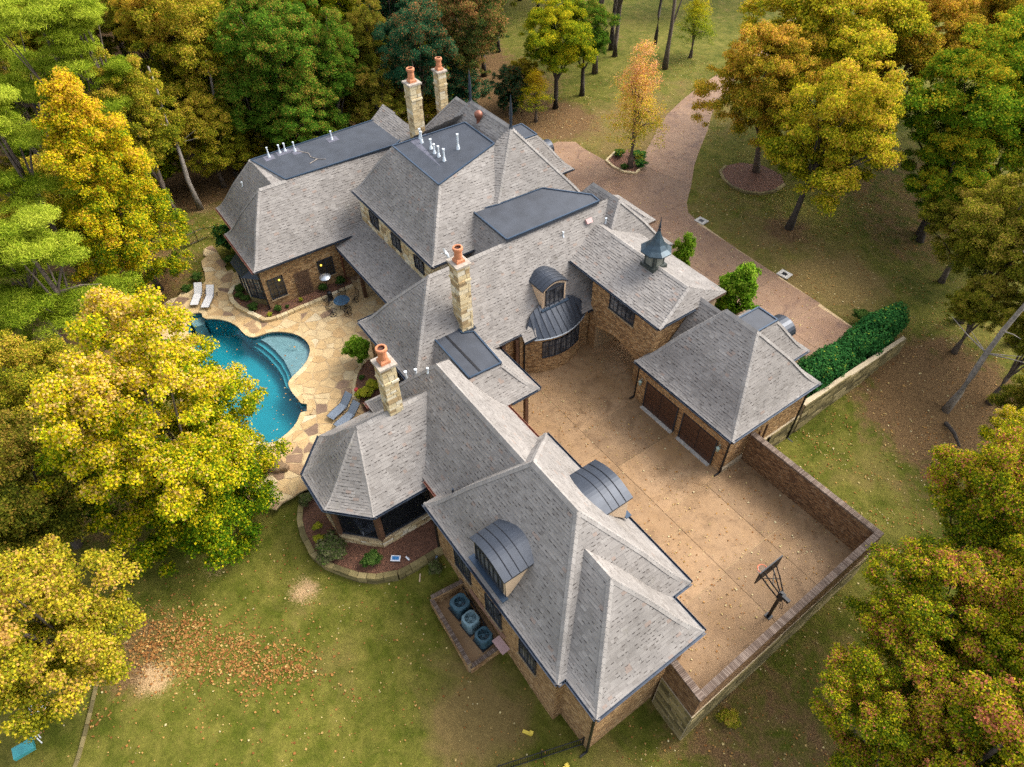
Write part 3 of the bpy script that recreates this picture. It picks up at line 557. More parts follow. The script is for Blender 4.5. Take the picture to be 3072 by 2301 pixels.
    for a, b_ in gutters:
        a, b_ = Vector(a), Vector(b_); d = (b_ - a).normalized(); nn = Vector((d.y, -d.x, 0)); g_ = MB(); q = [(0, .02), (.02, -.10), (.11, -.10), (.14, .03), (.12, .03), (.10, -.07), (.035, -.07), (.025, .02)]
        V = [tuple(p + nn * x + Vector((0, 0, z))) for p in (a, b_) for x, z in q]; m_ = len(q)
        g_.add(V, [(i, (i + 1) % m_, m_ + (i + 1) % m_, m_ + i) for i in range(m_)] + [tuple(range(m_)), tuple(range(2 * m_ - 1, m_ - 1, -1))]); g_.build('gutter', gut_mat, r)
    return r
def hipfaces(u0, u1, v0, v1, ze, zr, r0, r1, rv, axis_='u'):
    if axis_ == 'u':
        A, B_, C, D = (u0, v0, ze), (u1, v0, ze), (u1, v1, ze), (u0, v1, ze); P, Q = (r0, rv, zr), (r1, rv, zr)
        return [[A, B_, Q, P], [B_, C, Q], [C, D, P, Q], [D, A, P]], [(A, P, .8), (B_, Q, .8), (C, Q, .8), (D, P, .8), (P, Q, 1.1)], [(u0, v0), (u1, v0), (u1, v1), (u0, v1)]
def flat(name, poly, z, label, rim=.10):
    """membrane deck with a folded metal rim; z per corner"""
    n = len(poly); z = [z] * n if np.isscalar(z) else z; m_ = HB(); m_.prism(poly, [a - .25 for a in z], z, mi=0)
    for i in range(n):
        a, b_ = Vector((*poly[i], z[i])), Vector((*poly[(i + 1) % n], z[(i + 1) % n])); d = b_ - a; L_ = d.length
        if L_ < .3: continue
        q = d.to_track_quat('X', 'Z').to_matrix(); m_.box((a + b_) / 2 + Vector((0, 0, .02)), (L_, rim, .09), rot=q, mi=1)
    o = m_.build('flat_roof', ['membrane', 'deck_trim'], house); o['label'] = label; return o

# --- garage wing at the bottom of the picture
f, c, ol = hipfaces(-19.72, -7.92, 7.75, 16.15, 3.6, 8.65, -15.5, -12.13, 11.97)
roof('wing', f, c, ol, 3.6, [((-19.72, 7.75, 3.6), (-7.92, 7.75, 3.6)), ((-7.92, 7.75, 3.6), (-7.92, 8.9, 3.6)), ((-7.92, 14.2, 3.6), (-7.92, 16.15, 3.6)), ((-7.92, 16.15, 3.6), (-19.7, 16.15, 3.6))])
f = [[(-11, 8.2, 3.6), (-5.8, 8.2, 3.6), (-9.2, 11.55, 7.3), (-11, 11.55, 7.3)], [(-5.8, 8.2, 3.6), (-5.8, 14.87, 3.6), (-9.2, 11.55, 7.3)], [(-5.8, 14.87, 3.6), (-11, 14.87, 3.6), (-11, 11.55, 7.3), (-9.2, 11.55, 7.3)]]
roof('wing_end', f, [((-5.8, 8.2, 3.6), (-9.2, 11.55, 7.3), .8), ((-5.8, 14.87, 3.6), (-9.2, 11.55, 7.3), .8), ((-9.2, 11.55, 7.3), (-10.9, 11.55, 7.3), 1.1)], [(-8, 8.2), (-5.8, 8.2), (-5.8, 14.87), (-8, 14.87)], 3.6, [((-8.0, 8.2, 3.6), (-5.8, 8.2, 3.6)), ((-5.8, 8.2, 3.6), (-5.8, 14.87, 3.6)), ((-5.8, 14.87, 3.6), (-7.9, 14.87, 3.6))])
# --- hall between octagon porch and wing
f = [[(-28.3, 8.58, 3.6), (-15, 8.58, 3.6), (-15, 12.07, 7.7), (-24.8, 12.07, 7.7)], [(-15, 15.55, 3.6), (-28.3, 15.55, 3.6), (-24.8, 12.07, 7.7), (-15, 12.07, 7.7)], [(-28.3, 15.55, 3.6), (-28.3, 8.58, 3.6), (-24.8, 12.07, 7.7)]]
roof('hall', f, [((-28.3, 8.58, 3.6), (-24.8, 12.07, 7.7), .8), ((-24.8, 12.07, 7.7), (-15.6, 12.07, 7.7), 1.1)], [(-28.3, 8.58), (-19, 8.58), (-19, 15.55), (-28.3, 15.55)], 3.6, [((-28.3, 8.58, 3.6), (-27.7, 8.58, 3.6)), ((-21, 8.58, 3.6), (-19.6, 8.58, 3.6)), ((-19.5, 15.55, 3.6), (-24, 15.55, 3.6))], gut_mat='copper_gutter')
# --- octagonal porch
ap = (-24.3, 6.55, 6.5); e = [(-27.75, 12, 3.3), (-27.75, 5.22, 3.3), (-25.64, 3.19, 3.3), (-22.75, 3.2, 3.3), (-20.73, 5.16, 3.3), (-20.73, 12, 3.3)]; rb = (-24.3, 12, 6.5)
roof('porch', [[e[0], e[1], ap, rb], [e[1], e[2], ap], [e[2], e[3], ap], [e[3], e[4], ap], [e[4], e[5], rb, ap]], [(e[1], ap, .7), (e[2], ap, .6), (e[3], ap, .6), (e[4], ap, .7), (ap, (-24.3, 11, 6.5), .9)], [p[:2] for p in e], 3.3, [(e[1], e[2]), (e[2], e[3]), (e[3], e[4]), (e[4], (-20.73, 8.7, 3.3))], gut_mat='gutter')
# --- great room with front dormer
f = [[(-27.2, 11.5, 4), (-27.2, 19.8, 4), (-26.78, 19.8, 3.5), (-26.78, 25.9, 3.5), (-27.2, 25.9, 4), (-27.2, 30.5, 4), (-31.02, 30.5, 8.6), (-31.02, 15.35, 8.6)], [(-34.85, 11.5, 4), (-27.2, 11.5, 4), (-31.02, 15.35, 8.6)], [(-34.85, 26, 4), (-34.85, 11.5, 4), (-31.02, 15.35, 8.6), (-31.02, 26, 8.6)], [(-38, 18.6, 5), (-30.5, 18.6, 5), (-30.95, 21.4, 8.75), (-35.1, 21.4, 8.75)]]
roof('great_room', f, [((-27.2, 11.5, 4), (-31.02, 15.35, 8.6), .8), ((-34.85, 11.5, 4), (-31.02, 15.35, 8.6), .8), ((-31.02, 15.35, 8.6), (-31.02, 21.6, 8.6), 1.1)], [(-34.85, 11.5), (-27.2, 11.5), (-27.2, 26), (-34.85, 26)], 4.0, [((-34.85, 11.5, 4), (-28.0, 11.5, 4)), ((-27.2, 18.0, 4), (-27.2, 19.8, 4)), ((-26.78, 19.8, 3.5), (-26.78, 20.9, 3.5)), ((-26.78, 25.3, 3.5), (-26.78, 25.9, 3.5)), ((-34.85, 14.2, 4), (-34.85, 11.5, 4))])
flat('great_deck', [(-35.08, 21.37), (-30.9, 21.34), (-30.84, 29.28), (-31.75, 29.38), (-34.57, 27.09), (-34.7, 23.16)], 8.87, 'large dark blue flat roof between the steep roofs')
# --- porte cochere porch with its flat roof
f = [[(-22.8, 18.05, 3.6), (-29.2, 18.05, 3.6), (-29.2, 16.35, 5.5), (-24.46, 16.35, 5.5)], [(-22.8, 12.2, 3.6), (-22.8, 18.05, 3.6), (-24.5, 16.35, 5.5), (-24.5, 13.9, 5.5)], [(-31, 12.2, 3.6), (-22.8, 12.2, 3.6), (-24.5, 14.03, 5.5), (-29.4, 14.06, 5.5)]]
roof('side_porch', f, [((-22.8, 18.05, 3.6), (-24.46, 16.35, 5.5), .8)], [(-28, 13), (-22.8, 13), (-22.8, 18.05), (-28, 18.05)], 3.6, [((-22.8, 15.9, 3.6), (-22.8, 18.05, 3.6)), ((-22.8, 18.05, 3.6), (-27.3, 18.05, 3.6))])
flat('side_deck', [(-29.41, 14.09), (-24.55, 14.02), (-24.46, 16.3), (-27.84, 16.5), (-28.11, 15.84), (-29.17, 15.78)], 5.56, 'small dark flat roof at the foot of the middle chimney')
HB().box((-26.6, 14.85, 5.575), (3.9, .14, .02)).build('roof_seam', 'black_metal', house)
# --- tall middle block
f = [[(-45.3, 16.85, 7.2), (-33.27, 16.85, 7.2), (-36.5, 19.75, 10.8), (-43.1, 19.75, 10.8)], [(-33.27, 16.85, 7.2), (-33.27, 26, 7.2), (-37.4, 26, 11.8), (-37.37, 24.9, 11.78), (-36.5, 19.75, 10.8)], [(-45.3, 26, 7.2), (-45.3, 16.85, 7.2), (-43.1, 19.75, 10.8), (-42.4, 26, 11.9)]]
roof('tall_block', f, [((-45.3, 16.85, 7.2), (-43.1, 19.75, 10.8), .8), ((-33.27, 16.85, 7.2), (-36.5, 19.75, 10.8), .8)], [(-45.3, 16.85), (-33.27, 16.85), (-33.27, 26), (-45.3, 26)], 7.2, [((-45.3, 16.85, 7.2), (-33.27, 16.85, 7.2)), ((-33.27, 16.85, 7.2), (-33.27, 21, 7.2))])
flat('tall_deck', [(-43.1, 19.8), (-36.5, 19.72), (-37.37, 24.9), (-41.3, 25.0)], [10.82, 10.82, 11.8, 11.8], 'dark blue flat roof with a row of white vent pipes')
# --- patio gallery shed roof
roof('gallery', [[(-44.9, 14.32, 3.5), (-33.8, 14.32, 3.5), (-33.8, 17.15, 4.9), (-44.9, 17.15, 4.9)]], [], [(-44.9, 14.32), (-34.2, 14.32), (-34.2, 17.1), (-44.9, 17.1)], 3.5, [((-44.3, 14.32, 3.5), (-35.6, 14.32, 3.5))])
# --- west wing
R1 = (-47.9, 10.7, 8.27); T_ = (-47.9, 11.75, 8.27); Q_ = (-52.5, 11.75, 8.27)
f = [[(-44.4, 7.68, 4), (-44.4, 24, 4), (-47.9, 24, 8.27), R1], [(-50.65, 7.68, 4), (-44.4, 7.68, 4), R1], [(-50.65, 8.4, 4), (-50.65, 7.68, 4), R1, T_], [(-54.8, 8.4, 4), (-50.65, 8.4, 4), T_, Q_], [(-54.8, 24, 4), (-54.8, 8.4, 4), Q_, (-52.5, 24, 8.27)], [Q_, (-47.9, 11.75, 8.27), (-47.9, 12.86, 8.1)]]
roof('west_wing', f, [((-44.4, 7.68, 4), R1, .8), ((-50.65, 7.68, 4), R1, .8), ((-54.8, 8.4, 4), Q_, .8), (R1, (-47.9, 12.8, 8.27), 1.0), (Q_, (-47.95, 12.86, 8.2), .4)], [(-50.65, 7.68), (-44.4, 7.68), (-44.4, 24), (-54.8, 24), (-54.8, 8.4), (-50.65, 8.4)], 4.0, [((-44.4, 7.68, 4), (-44.4, 15.9, 4))])
roof('west_trim', [[(-50.66, 7.67, 3.99), (-50.6, 7.67, 3.99), (-50.6, 7.7, 4.03), (-50.66, 7.7, 4.03)]], [], None, 4.0, [((-54.8, 8.4, 4), (-50.7, 8.4, 4)), ((-50.65, 7.68, 4), (-44.4, 7.68, 4))], gut_mat='copper_gutter')
flat('west_deck', [(-47.9, 12.86), (-47.7, 22.2), (-49.0, 24.3), (-52.6, 22.7), (-52.35, 11.8)], 8.3, 'long dark flat roof of the west wing with rusty stains')
# --- street-front blocks behind
f = [[(-52.66, 22.3, 8.1), (-46, 22.9, 8.2), (-46, 24.0, 9), (-53.1, 24.05, 9)], [(-46, 28.2, 4), (-57.3, 28.2, 4), (-53.1, 24.05, 9), (-46, 24.0, 9)], [(-57.3, 28.2, 4), (-54.8, 21, 4), (-52.66, 22.3, 8.1), (-53.1, 24.05, 9)]]
roof('front_west', f, [((-53.1, 24.05, 9), (-46.2, 24.0, 9), 1.0), ((-52.66, 22.4, 8.15), (-53.1, 24.05, 9), .6)], None, 4.0)
f = [[(-51.7, 23.7, 5), (-42, 23.7, 5), (-42, 28.3, 10.5), (-47.9, 28.3, 10.5)], [(-51.7, 32.9, 5), (-51.7, 23.7, 5), (-47.9, 28.3, 10.5)], [(-42, 32.9, 5), (-51.7, 32.9, 5), (-47.9, 28.3, 10.5), (-42, 28.3, 10.5)]]
roof('front_mid', f, [((-51.7, 23.7, 5), (-47.9, 28.3, 10.5), .7), ((-47.9, 28.3, 10.5), (-43, 28.3, 10.5), 1.0)], [(-51.7, 23.7), (-42, 23.7), (-42, 32.9), (-51.7, 32.9)], 5.0)
A1, A2 = (-42.5, 26.32, 12.7), (-37.3, 26.3, 12.7)
f = [[(-46.5, 20.9, 6), (-32.77, 20.9, 6), A2, A1], [(-32.77, 20.9, 6), (-32.77, 31.7, 6), A2], [(-32.77, 31.7, 6), (-46.5, 31.7, 6), A1, A2], [(-46.5, 31.7, 6), (-46.5, 20.9, 6), A1], [(-34.68, 23.15, 8.87), A2, (-37.37, 24.9, 11.78), (-34.95, 22.95, 8.95)]]
roof('front_tower', f, [(A1, A2, 1.1), ((-32.77, 20.9, 6), A2, .8), ((-32.77, 31.7, 6), A2, .8), ((-46.5, 20.9, 6), A1, .8)], [(-46.5, 20.9), (-32.9, 20.9), (-32.9, 31.7), (-46.5, 31.7)], 6.0)
f, c, ol = hipfaces(-35.2, -27.73, 26.9, 34.2, 5.0, 8.85, -33.0, -30.2, 30.55)
roof('front_east', f, c, ol, 5.0, [((-27.73, 28.6, 5), (-27.73, 34.2, 5))])
f = [[(-36, 34.2, 4.3), (-31.4, 34.2, 4.3), (-31.9, 35.2, 5.0), (-36, 35.3, 5.0)], [(-31.4, 34.2, 4.3), (-31.4, 36.2, 4.3), (-31.9, 35.2, 5.0)], [(-31.4, 36.2, 4.3), (-36, 36.2, 4.3), (-36, 35.3, 5.0), (-31.9, 35.2, 5.0)]]
roof('front_porch', f, [((-36, 35.25, 5.0), (-31.9, 35.2, 5.0), .6)], [(-36, 34.2), (-31.4, 34.2), (-31.4, 36.2), (-36, 36.2)], 4.3)
f = [[(-42.46, 31.5, 3.6), (-42.46, 36.85, 3.6), (-45.03, 34.5, 6.5), (-45.03, 31.5, 6.5)], [(-42.46, 36.85, 3.6), (-50, 36.85, 3.6), (-47.4, 34.5, 6.5), (-45.03, 34.5, 6.5)], [(-50, 36.85, 3.6), (-50, 31.5, 3.6), (-47.4, 31.5, 6.5), (-47.4, 34.5, 6.5)]]
roof('entry_bay', f, [((-42.46, 36.85, 3.6), (-45.03, 34.5, 6.5), .8), ((-45.03, 34.5, 6.5), (-45.03, 31.8, 6.5), .8)], [(-50, 31.5), (-42.46, 31.5), (-42.46, 36.85), (-50, 36.85)], 3.6, [((-42.46, 32, 3.6), (-42.46, 36.85, 3.6))])
flat('entry_deck', [(-47.4, 33.0), (-45.0, 32.9), (-45.0, 34.5), (-47.4, 34.6)], 6.53, 'small dark flat roof over the far entry bay')
# --- passage over the arch, link and garage
f = [[(-30, 25.45, 6.4), (-20.42, 25.45, 6.4), (-21.25, 28.55, 7.75), (-30, 28.55, 7.75)], [(-20.42, 25.45, 6.4), (-20.42, 31.6, 6.4), (-21.25, 28.55, 7.75)], [(-20.42, 31.6, 6.4), (-30, 31.6, 6.4), (-30, 28.55, 7.75), (-21.25, 28.55, 7.75)]]
FL_, FL = FL, .08
roof('passage', f, [((-20.42, 25.45, 6.4), (-21.25, 28.55, 7.75), .6), ((-28.4, 28.55, 7.75), (-21.25, 28.55, 7.75), .5)], [(-30, 25.45), (-20.42, 25.45), (-20.42, 31.6), (-30, 31.6)], 6.4, [((-30, 25.45, 6.4), (-20.42, 25.45, 6.4)), ((-20.42, 25.45, 6.4), (-20.42, 28.7, 6.4))])
FL = FL_
f = [[(-20.7, 26.3, 3.6), (-16.8, 26.3, 3.6), (-16.8, 29.4, 6.8), (-22.2, 29.4, 6.8), (-20.7, 28.4, 5.77)], [(-16.8, 32.5, 3.6), (-22.2, 32.5, 3.6), (-22.2, 29.4, 6.8), (-16.8, 29.4, 6.8)]]
roof('link', f, [((-22.0, 29.4, 6.8), (-18.7, 29.4, 6.8), 1.0)], None, 3.6)
f, c, ol = hipfaces(-21.1, -12.75, 24.5, 32.65, 3.6, 8.0, -18.09, -15.76, 28.57)
roof('garage', f, c, ol, 3.6, [((-21.1, 24.5, 3.6), (-12.75, 24.5, 3.6)), ((-12.75, 24.5, 3.6), (-12.75, 32.65, 3.6))])
f = [[(-15.05, 29.5, 3.6), (-15.05, 34.5, 3.6), (-16.8, 32.45, 6), (-16.8, 29.5, 6)], [(-15.05, 34.5, 3.6), (-20.15, 34.5, 3.6), (-18.4, 32.45, 6), (-16.8, 32.45, 6)], [(-20.15, 34.5, 3.6), (-20.15, 29.5, 3.6), (-18.4, 29.5, 6), (-18.4, 32.45, 6)]]
roof('garage_bay', f, [((-15.05, 34.5, 3.6), (-16.8, 32.45, 6), .8)], [(-20.15, 29.5), (-15.05, 29.5), (-15.05, 34.5), (-20.15, 34.5)], 3.6, [((-15.05, 31.5, 3.6), (-15.05, 34.5, 3.6))])
flat('garage_deck', [(-18.38, 30.0), (-16.84, 30.0), (-16.8, 32.44), (-18.35, 32.45)], 6.05, 'small square dark flat roof behind the garage ridge')

# ------------------------------------------------------------------ walls
def bricks(p0, p1, z0, z1, excl=(), bw=.225, bh=.078, proud=.014, gap=.012, lean=0):
    p0 = np.array(p0, float); p1 = np.array(p1, float); L_ = np.linalg.norm(p1 - p0); e_ = (p1 - p0) / L_; n = np.array([e_[1], -e_[0]])
    V = []; T = []; rows = int((z1 - z0) / bh)
    P = lambda s_, z, o: (p0[0] + e_[0] * s_ + n[0] * o, p0[1] + e_[1] * s_ + n[1] * o, z)
    for r in range(rows):
        z = z0 + r * bh; s_ = -bw * (.5 if r % 2 else 0)
        while s_ < L_:
            a, b_ = max(0, s_), min(L_, s_ + bw - gap); s_ += bw
            if b_ - a < .03: continue
            za, zb_ = z, z + bh - gap; m_ = (a + b_) / 2; zm = (za + zb_) / 2; skip = False
            for x in excl:
                if callable(x): skip |= x(m_, zm)
                elif x[0] - .02 < m_ < x[1] + .02 and x[2] - .02 < zm < x[3] + .02: skip = True
            if skip: continue
            o = proud + random.uniform(-.005, .005); t = random.random()
            V.append((P(a, za, o), P(b_, za, o), P(b_, zb_, o), P(a, zb_, o))); V.append((P(a, zb_, o), P(b_, zb_, o), P(b_, zb_, 0), P(a, zb_, 0)))
            V.append((P(a, za, 0), P(a, za, o), P(a, zb_, o), P(a, zb_, 0))); T += [t, t, t]
    return V, T
def soldier(p0, p1, s0, s1, z, h, V, T, w=.085):
    p0 = np.array(p0, float); p1 = np.array(p1, float); e_ = (p1 - p0) / np.linalg.norm(p1 - p0); n = np.array([e_[1], -e_[0]]); k = max(1, int((s1 - s0) / w)); w = (s1 - s0) / k
    P = lambda s_, zz, o: (p0[0] + e_[0] * s_ + n[0] * o, p0[1] + e_[1] * s_ + n[1] * o, zz)
    for i in range(k):
        a, b_ = s0 + i * w + .006, s0 + (i + 1) * w - .006; t = random.uniform(.35, 1); o = .03
        V.append((P(a, z, o), P(b_, z, o), P(b_, z + h, o), P(a, z + h, o))); V.append((P(a, z + h, o), P(b_, z + h, o), P(b_, z + h, 0), P(a, z + h, 0))); V.append((P(a, z, 0), P(b_, z, 0), P(b_, z, o), P(a, z, o))); T += [t] * 3
def stones_on(parent, p0, p1, z0, z1, excl=(), rows=(.2, .34), widths=(.3, .75), mat='stone', single=True, proud=.04, tones=None):
    p0 = np.array(p0, float); p1 = np.array(p1, float); L_ = np.linalg.norm(p1 - p0); e_ = (p1 - p0) / L_; n = np.array([e_[1], -e_[0]]); z = z0; allm = MB(); cnt = 0
    while z < z1 - .06:
        h = min(random.uniform(*rows), z1 - z); h = z1 - z if z1 - z - h < .1 else h; s_ = 0
        while s_ < L_ - .03:
            w = min(random.uniform(*widths), L_ - s_); w = L_ - s_ if L_ - s_ - w < .14 else w; m_, zm = s_ + w / 2, z + h / 2
            if not any((x(m_, zm) if callable(x) else x[0] < m_ < x[1] and x[2] < zm < x[3]) for x in excl):
                g = .014; o = proud + random.uniform(-.02, .02); b_ = allm if not single else MB()
                q = [(s_ + g + random.uniform(0, .015), z + g), (s_ + w - g, z + g + random.uniform(0, .012)), (s_ + w - g - random.uniform(0, .015), z + h - g), (s_ + g, z + h - g - random.uniform(0, .012))]
                V = [(p0[0] + e_[0] * a + n[0] * off, p0[1] + e_[1] * a + n[1] * off, zz) for off in (-.02, o) for a, zz in q]; cx_, cz_ = s_ + w / 2, z + h / 2
                t = random.random() if tones is None else random.uniform(*tones)
                b_.add(V, [(4, 5, 6, 7), (0, 1, 5, 4), (1, 2, 6, 5), (2, 3, 7, 6), (3, 0, 4, 7)], tone=t)
                if single: b_.build('stone', mat, parent); cnt += 1
            s_ += w
        z += h
    if not single and allm.v: o = allm.build('stones', mat, parent); o['kind'] = 'stuff'
    return cnt
def window(p0, p1, s0, z0, w, h, nx, ny, mullions=1, frame='dark_frame', glass='window_glass', sill=True, fw=.07, parent=None, name='window', out=.02, label=None):
    p0 = np.array(p0, float); p1 = np.array(p1, float); e_ = (p1 - p0) / np.linalg.norm(p1 - p0); ang = math.atan2(e_[1], e_[0]); n = np.array([e_[1], -e_[0]])
    C_ = lambda s_, z, o: (p0[0] + e_[0] * s_ + n[0] * o, p0[1] + e_[1] * s_ + n[1] * o, z); m_ = HB()
    for a in (s0 + fw / 2, s0 + w - fw / 2): m_.box(C_(a, z0 + h / 2, out + .03), (fw, .10, h), ang)
    for z in (z0 + fw / 2, z0 + h - fw / 2): m_.box(C_(s0 + w / 2, z, out + .03), (w, .10, fw), ang)
    for k in range(1, mullions): m_.box(C_(s0 + w * k / mullions, z0 + h / 2, out + .025), (fw * 1.1, .09, h), ang)
    for k in range(1, nx):
        m_.box(C_(s0 + w * k / nx, z0 + h / 2, out + .012), (.028, .045, h), ang)
    for k in range(1, ny): m_.box(C_(s0 + w / 2, z0 + h * k / ny, out + .012), (w, .045, .028), ang)
    o = m_.build(name, frame, parent or house)
    if label: o['label'] = label
    for k in range(mullions):
        a = s0 + w * k / mullions + .03; b_ = s0 + w * (k + 1) / mullions - .03
        MB().box(C_((a + b_) / 2, z0 + h / 2, out - .002), (b_ - a, .02, h - .06), ang).build('pane', glass, o)
    if sill: MB().box(C_(s0 + w / 2, z0 - .05, .06), (w + .16, .18, .09), ang).build('sill', 'brick_mortar', o)
    return o
def wall(foot, z0, z1, edges, core='brick_mortar', label=None):
    o = HB().prism(foot, z0, z1).build('brick_wall', core, house)
    V = []; T = []
    for (p0, p1, a, b_, ex, heads) in edges:
        v, t = bricks(p0, p1, a, b_, list(ex) + [(h[0] - .02, h[1] + .02, h[2], h[2] + .24) for h in heads]); V += v; T += t
        for s0, s1, z in heads: soldier(p0, p1, s0, s1, z, .23, V, T)
    if V: b2 = link('bricks', bulk(V, 4, T), o, ['brick']); b2['kind'] = 'stuff'
    return o
# west wing: east wall to the patio with two windows, trellis between them
p0, p1 = (-44.8, 8.08), (-44.8, 17.1); WX = [(.35, 1.62, .82, 2.68), (4.5, 5.8, 1.0, 2.66)]
wall([(-54.4, 8.8), (-50.25, 8.8), (-50.25, 8.08), (-44.8, 8.08), (-44.8, 23.8), (-54.4, 23.8)], -.4, 3.85, [(p0, p1, -.1, 3.8, WX, [(.2, 1.77, 2.7), (4.35, 5.95, 2.68)]), ((-50.25, 8.08), (-44.8, 8.08), -.1, 3.8, [], [])])
window(p0, p1, .35, .82, 1.27, 1.86, 4, 4, 2, glass='lit_glass'); window(p0, p1, 4.5, 1.0, 1.3, 1.66, 4, 4, 2, glass='lit_glass')
for s_, z in ((1.3, 2.35), (4.78, 2.2)): HB().lathe([(.0, .08), (.06, .06), (.08, 0), (.06, -.05), (0, -.06)], 10, (-44.75, 8.08 + s_, z)).build('table_lamp', 'lamp_glow', house)
# canted bay on the pool side
by = [(-49.3, 8.1), (-48.5, 7.3), (-46.4, 7.3), (-45.3, 8.1)]
HB().prism([(-49.4, 8.15), (-48.55, 7.22), (-46.35, 7.22), (-45.2, 8.15)], -.1, .62).build('bay_base', 'wall_stone', house)
o = HB().prism(by, .6, 2.75).build('bay_window', 'dark_frame', house)
for a, b_ in zip(by[:-1], by[1:]):
    Ln = math.dist(a, b_); k = max(1, round(Ln / .75))
    window(a, b_, .04, .7, Ln - .08, 1.95, k * 2, 4, k, 'dark_frame', sill=False, fw=.06)
for u, v in by[1:3] + [(-47.45, 7.28)]: HB().box((u, v - .03, 1.7), (.13, .13, 2.1)).build('bay_post', 'pale_trim', house)
HB().prism([(-49.4, 8.15), (-48.55, 7.2), (-46.35, 7.2), (-45.2, 8.15)], 2.62, 2.76).build('bay_fascia', 'pale_trim', house)
mb = HB(); q0 = [(-49.7, 8.12), (-48.65, 7.0), (-46.2, 7.0), (-45.0, 8.12)]
mb.add([(x, y, 2.75) for x, y in q0] + [(-48.9, 8.12, 3.55), (-45.8, 8.12, 3.55)], [(0, 1, 4), (1, 2, 5, 4), (2, 3, 5)])
mb.build('bay_roof', 'standing_metal', house)
# trellis
tr = HB().box((-44.75, 11.15, -.02), (.05, 1.2, .05)).build('trellis', 'lattice', house)
for k in range(11): MB().box((-44.74, 10.55 + k * .12, 1.15), (.03, .035, 2.4)).build('slat', 'lattice', tr)
for k in range(20): MB().box((-44.71, 11.15, .02 + k * .122), (.03, 1.25, .035)).build('slat', 'lattice', tr)
# tall block: stone clerestory
p0, p1 = (-44.9, 17.15), (-33.67, 17.15); WX = [(1.75, 3.1, 5.35, 6.5), (5.2, 6.5, 5.3, 6.4), (8.55, 9.85, 5.3, 6.4)]
core = HB().prism([(-44.9, 17.15), (-33.67, 17.15), (-33.67, 26), (-44.9, 26)], -.3, 7.05).build('stone_wall', 'mortar', house)
stones_on(core, p0, p1, 4.7, 7.0, WX, (.2, .36), (.3, .8)); stones_on(core, (-33.67, 17.15), (-33.67, 19.6), 5.5, 7.0, [], (.25, .4), (.4, .8))
for w_ in WX: window(p0, p1, w_[0], w_[2], w_[1] - w_[0], w_[3] - w_[2], 4, 2, 2, sill=False, out=.05)
# gallery posts and back wall door
for u, v in ((-41.69, 14.85), (-37.0, 14.85)): HB().box((u, v, 1.7), (.26, .26, 3.5)).build('porch_post', 'post_wood', house)
window((-44.9, 17.15), (-33.67, 17.15), 1.0, .1, 2.2, 2.3, 4, 4, 2, sill=False); window((-44.9, 17.15), (-33.67, 17.15), 5.0, .1, 2.2, 2.3, 4, 4, 2, sill=False)
# great room walls, curved bay with ribbon window
EDG = [((-34.5, 11.95), (-27.6, 11.95), 0, 3.75, [], []), ((-27.6, 11.95), (-27.6, 19.7), 0, 3.8, [], []), ((-27.2, 19.7), (-27.2, 26), 0, 3.3, [], [])]
wall([(-34.5, 11.95), (-27.6, 11.95), (-27.6, 19.7), (-27.2, 19.7), (-27.2, 30), (-34.5, 30)], -.3, 3.85, EDG)
window((-34.5, 11.95), (-27.6, 11.95), 1.2, .3, 1.6, 2.3, 4, 4, 2); window((-34.5, 11.95), (-27.6, 11.95), 4, .3, 1.6, 2.3, 4, 4, 2)
NB = 11; barc = []
for k in range(NB + 1):
    t = k / NB; barc.append((-27.2 + .95 * math.sin(math.pi * t) ** .8, 20.25 + 5.05 * t))
V = []; T = []; ws, we = 2, 9
bay = HB().prism([(-27.6, 20.25)] + barc + [(-27.6, 25.3)], -.05, 3.32).build('curved_bay_wall', 'brick_mortar', house)
for k in range(NB):
    a, b_ = barc[k], barc[k + 1]; Ln = math.dist(a, b_); ex = [(-1, 9, 1.45, 3.25)] if ws <= k < we else []
    v, t = bricks(a, b_, 0, 3.3, ex); V += v; T += t
    if ws <= k < we: soldier(a, b_, 0, Ln, 3.02, .24, V, T); soldier(a, b_, 0, Ln, 1.38, .07, V, T)
o = link('bricks', bulk(V, 4, T), bay, ['brick']); o['kind'] = 'stuff'
for k in range(ws, we): window(barc[k], barc[k + 1], .0, 1.46, math.dist(barc[k], barc[k + 1]), 1.52, 2, 3, 1, sill=False, fw=.06)
bm_ = HB(); eo = [(x + .16, y) for x, y in barc]; eo[0] = (eo[0][0], eo[0][1] - .12); eo[-1] = (eo[-1][0], eo[-1][1] + .12)
top = []
for k in range(NB + 1):
    t = k / NB; top.append((-27.4 - .62 * math.sin(math.pi * t) ** .6, 20.45 + 4.6 * t))
zt_ = lambda u: 4.06 + 1.2 * (-27.2 - u)
V = [(x, y, 3.36) for x, y in eo] + [(x, y, max(3.5, zt_(x) + .03)) for x, y in top]
bm_.add(V, [(i, i + 1, NB + 2 + i, NB + 1 + i) for i in range(NB)]); bm_.add([(x, y, 3.36) for x, y in eo] + [(x, y, 3.26) for x, y in eo], [(i + 1, i, NB + 1 + i, NB + 2 + i) for i in range(NB)])
br = bm_.build('bay_roof', 'standing_metal', house)
for k in range(0, NB + 1): MB().tube([(eo[k][0], eo[k][1], 3.38), (top[k][0], top[k][1], max(3.52, zt_(top[k][0]) + .05))], .028, 5).build('seam', 'standing_metal', br)
MB().tube([(x + .03, y, 3.34) for x, y in eo], .05, 6).build('gutter', 'grey_metal', br)
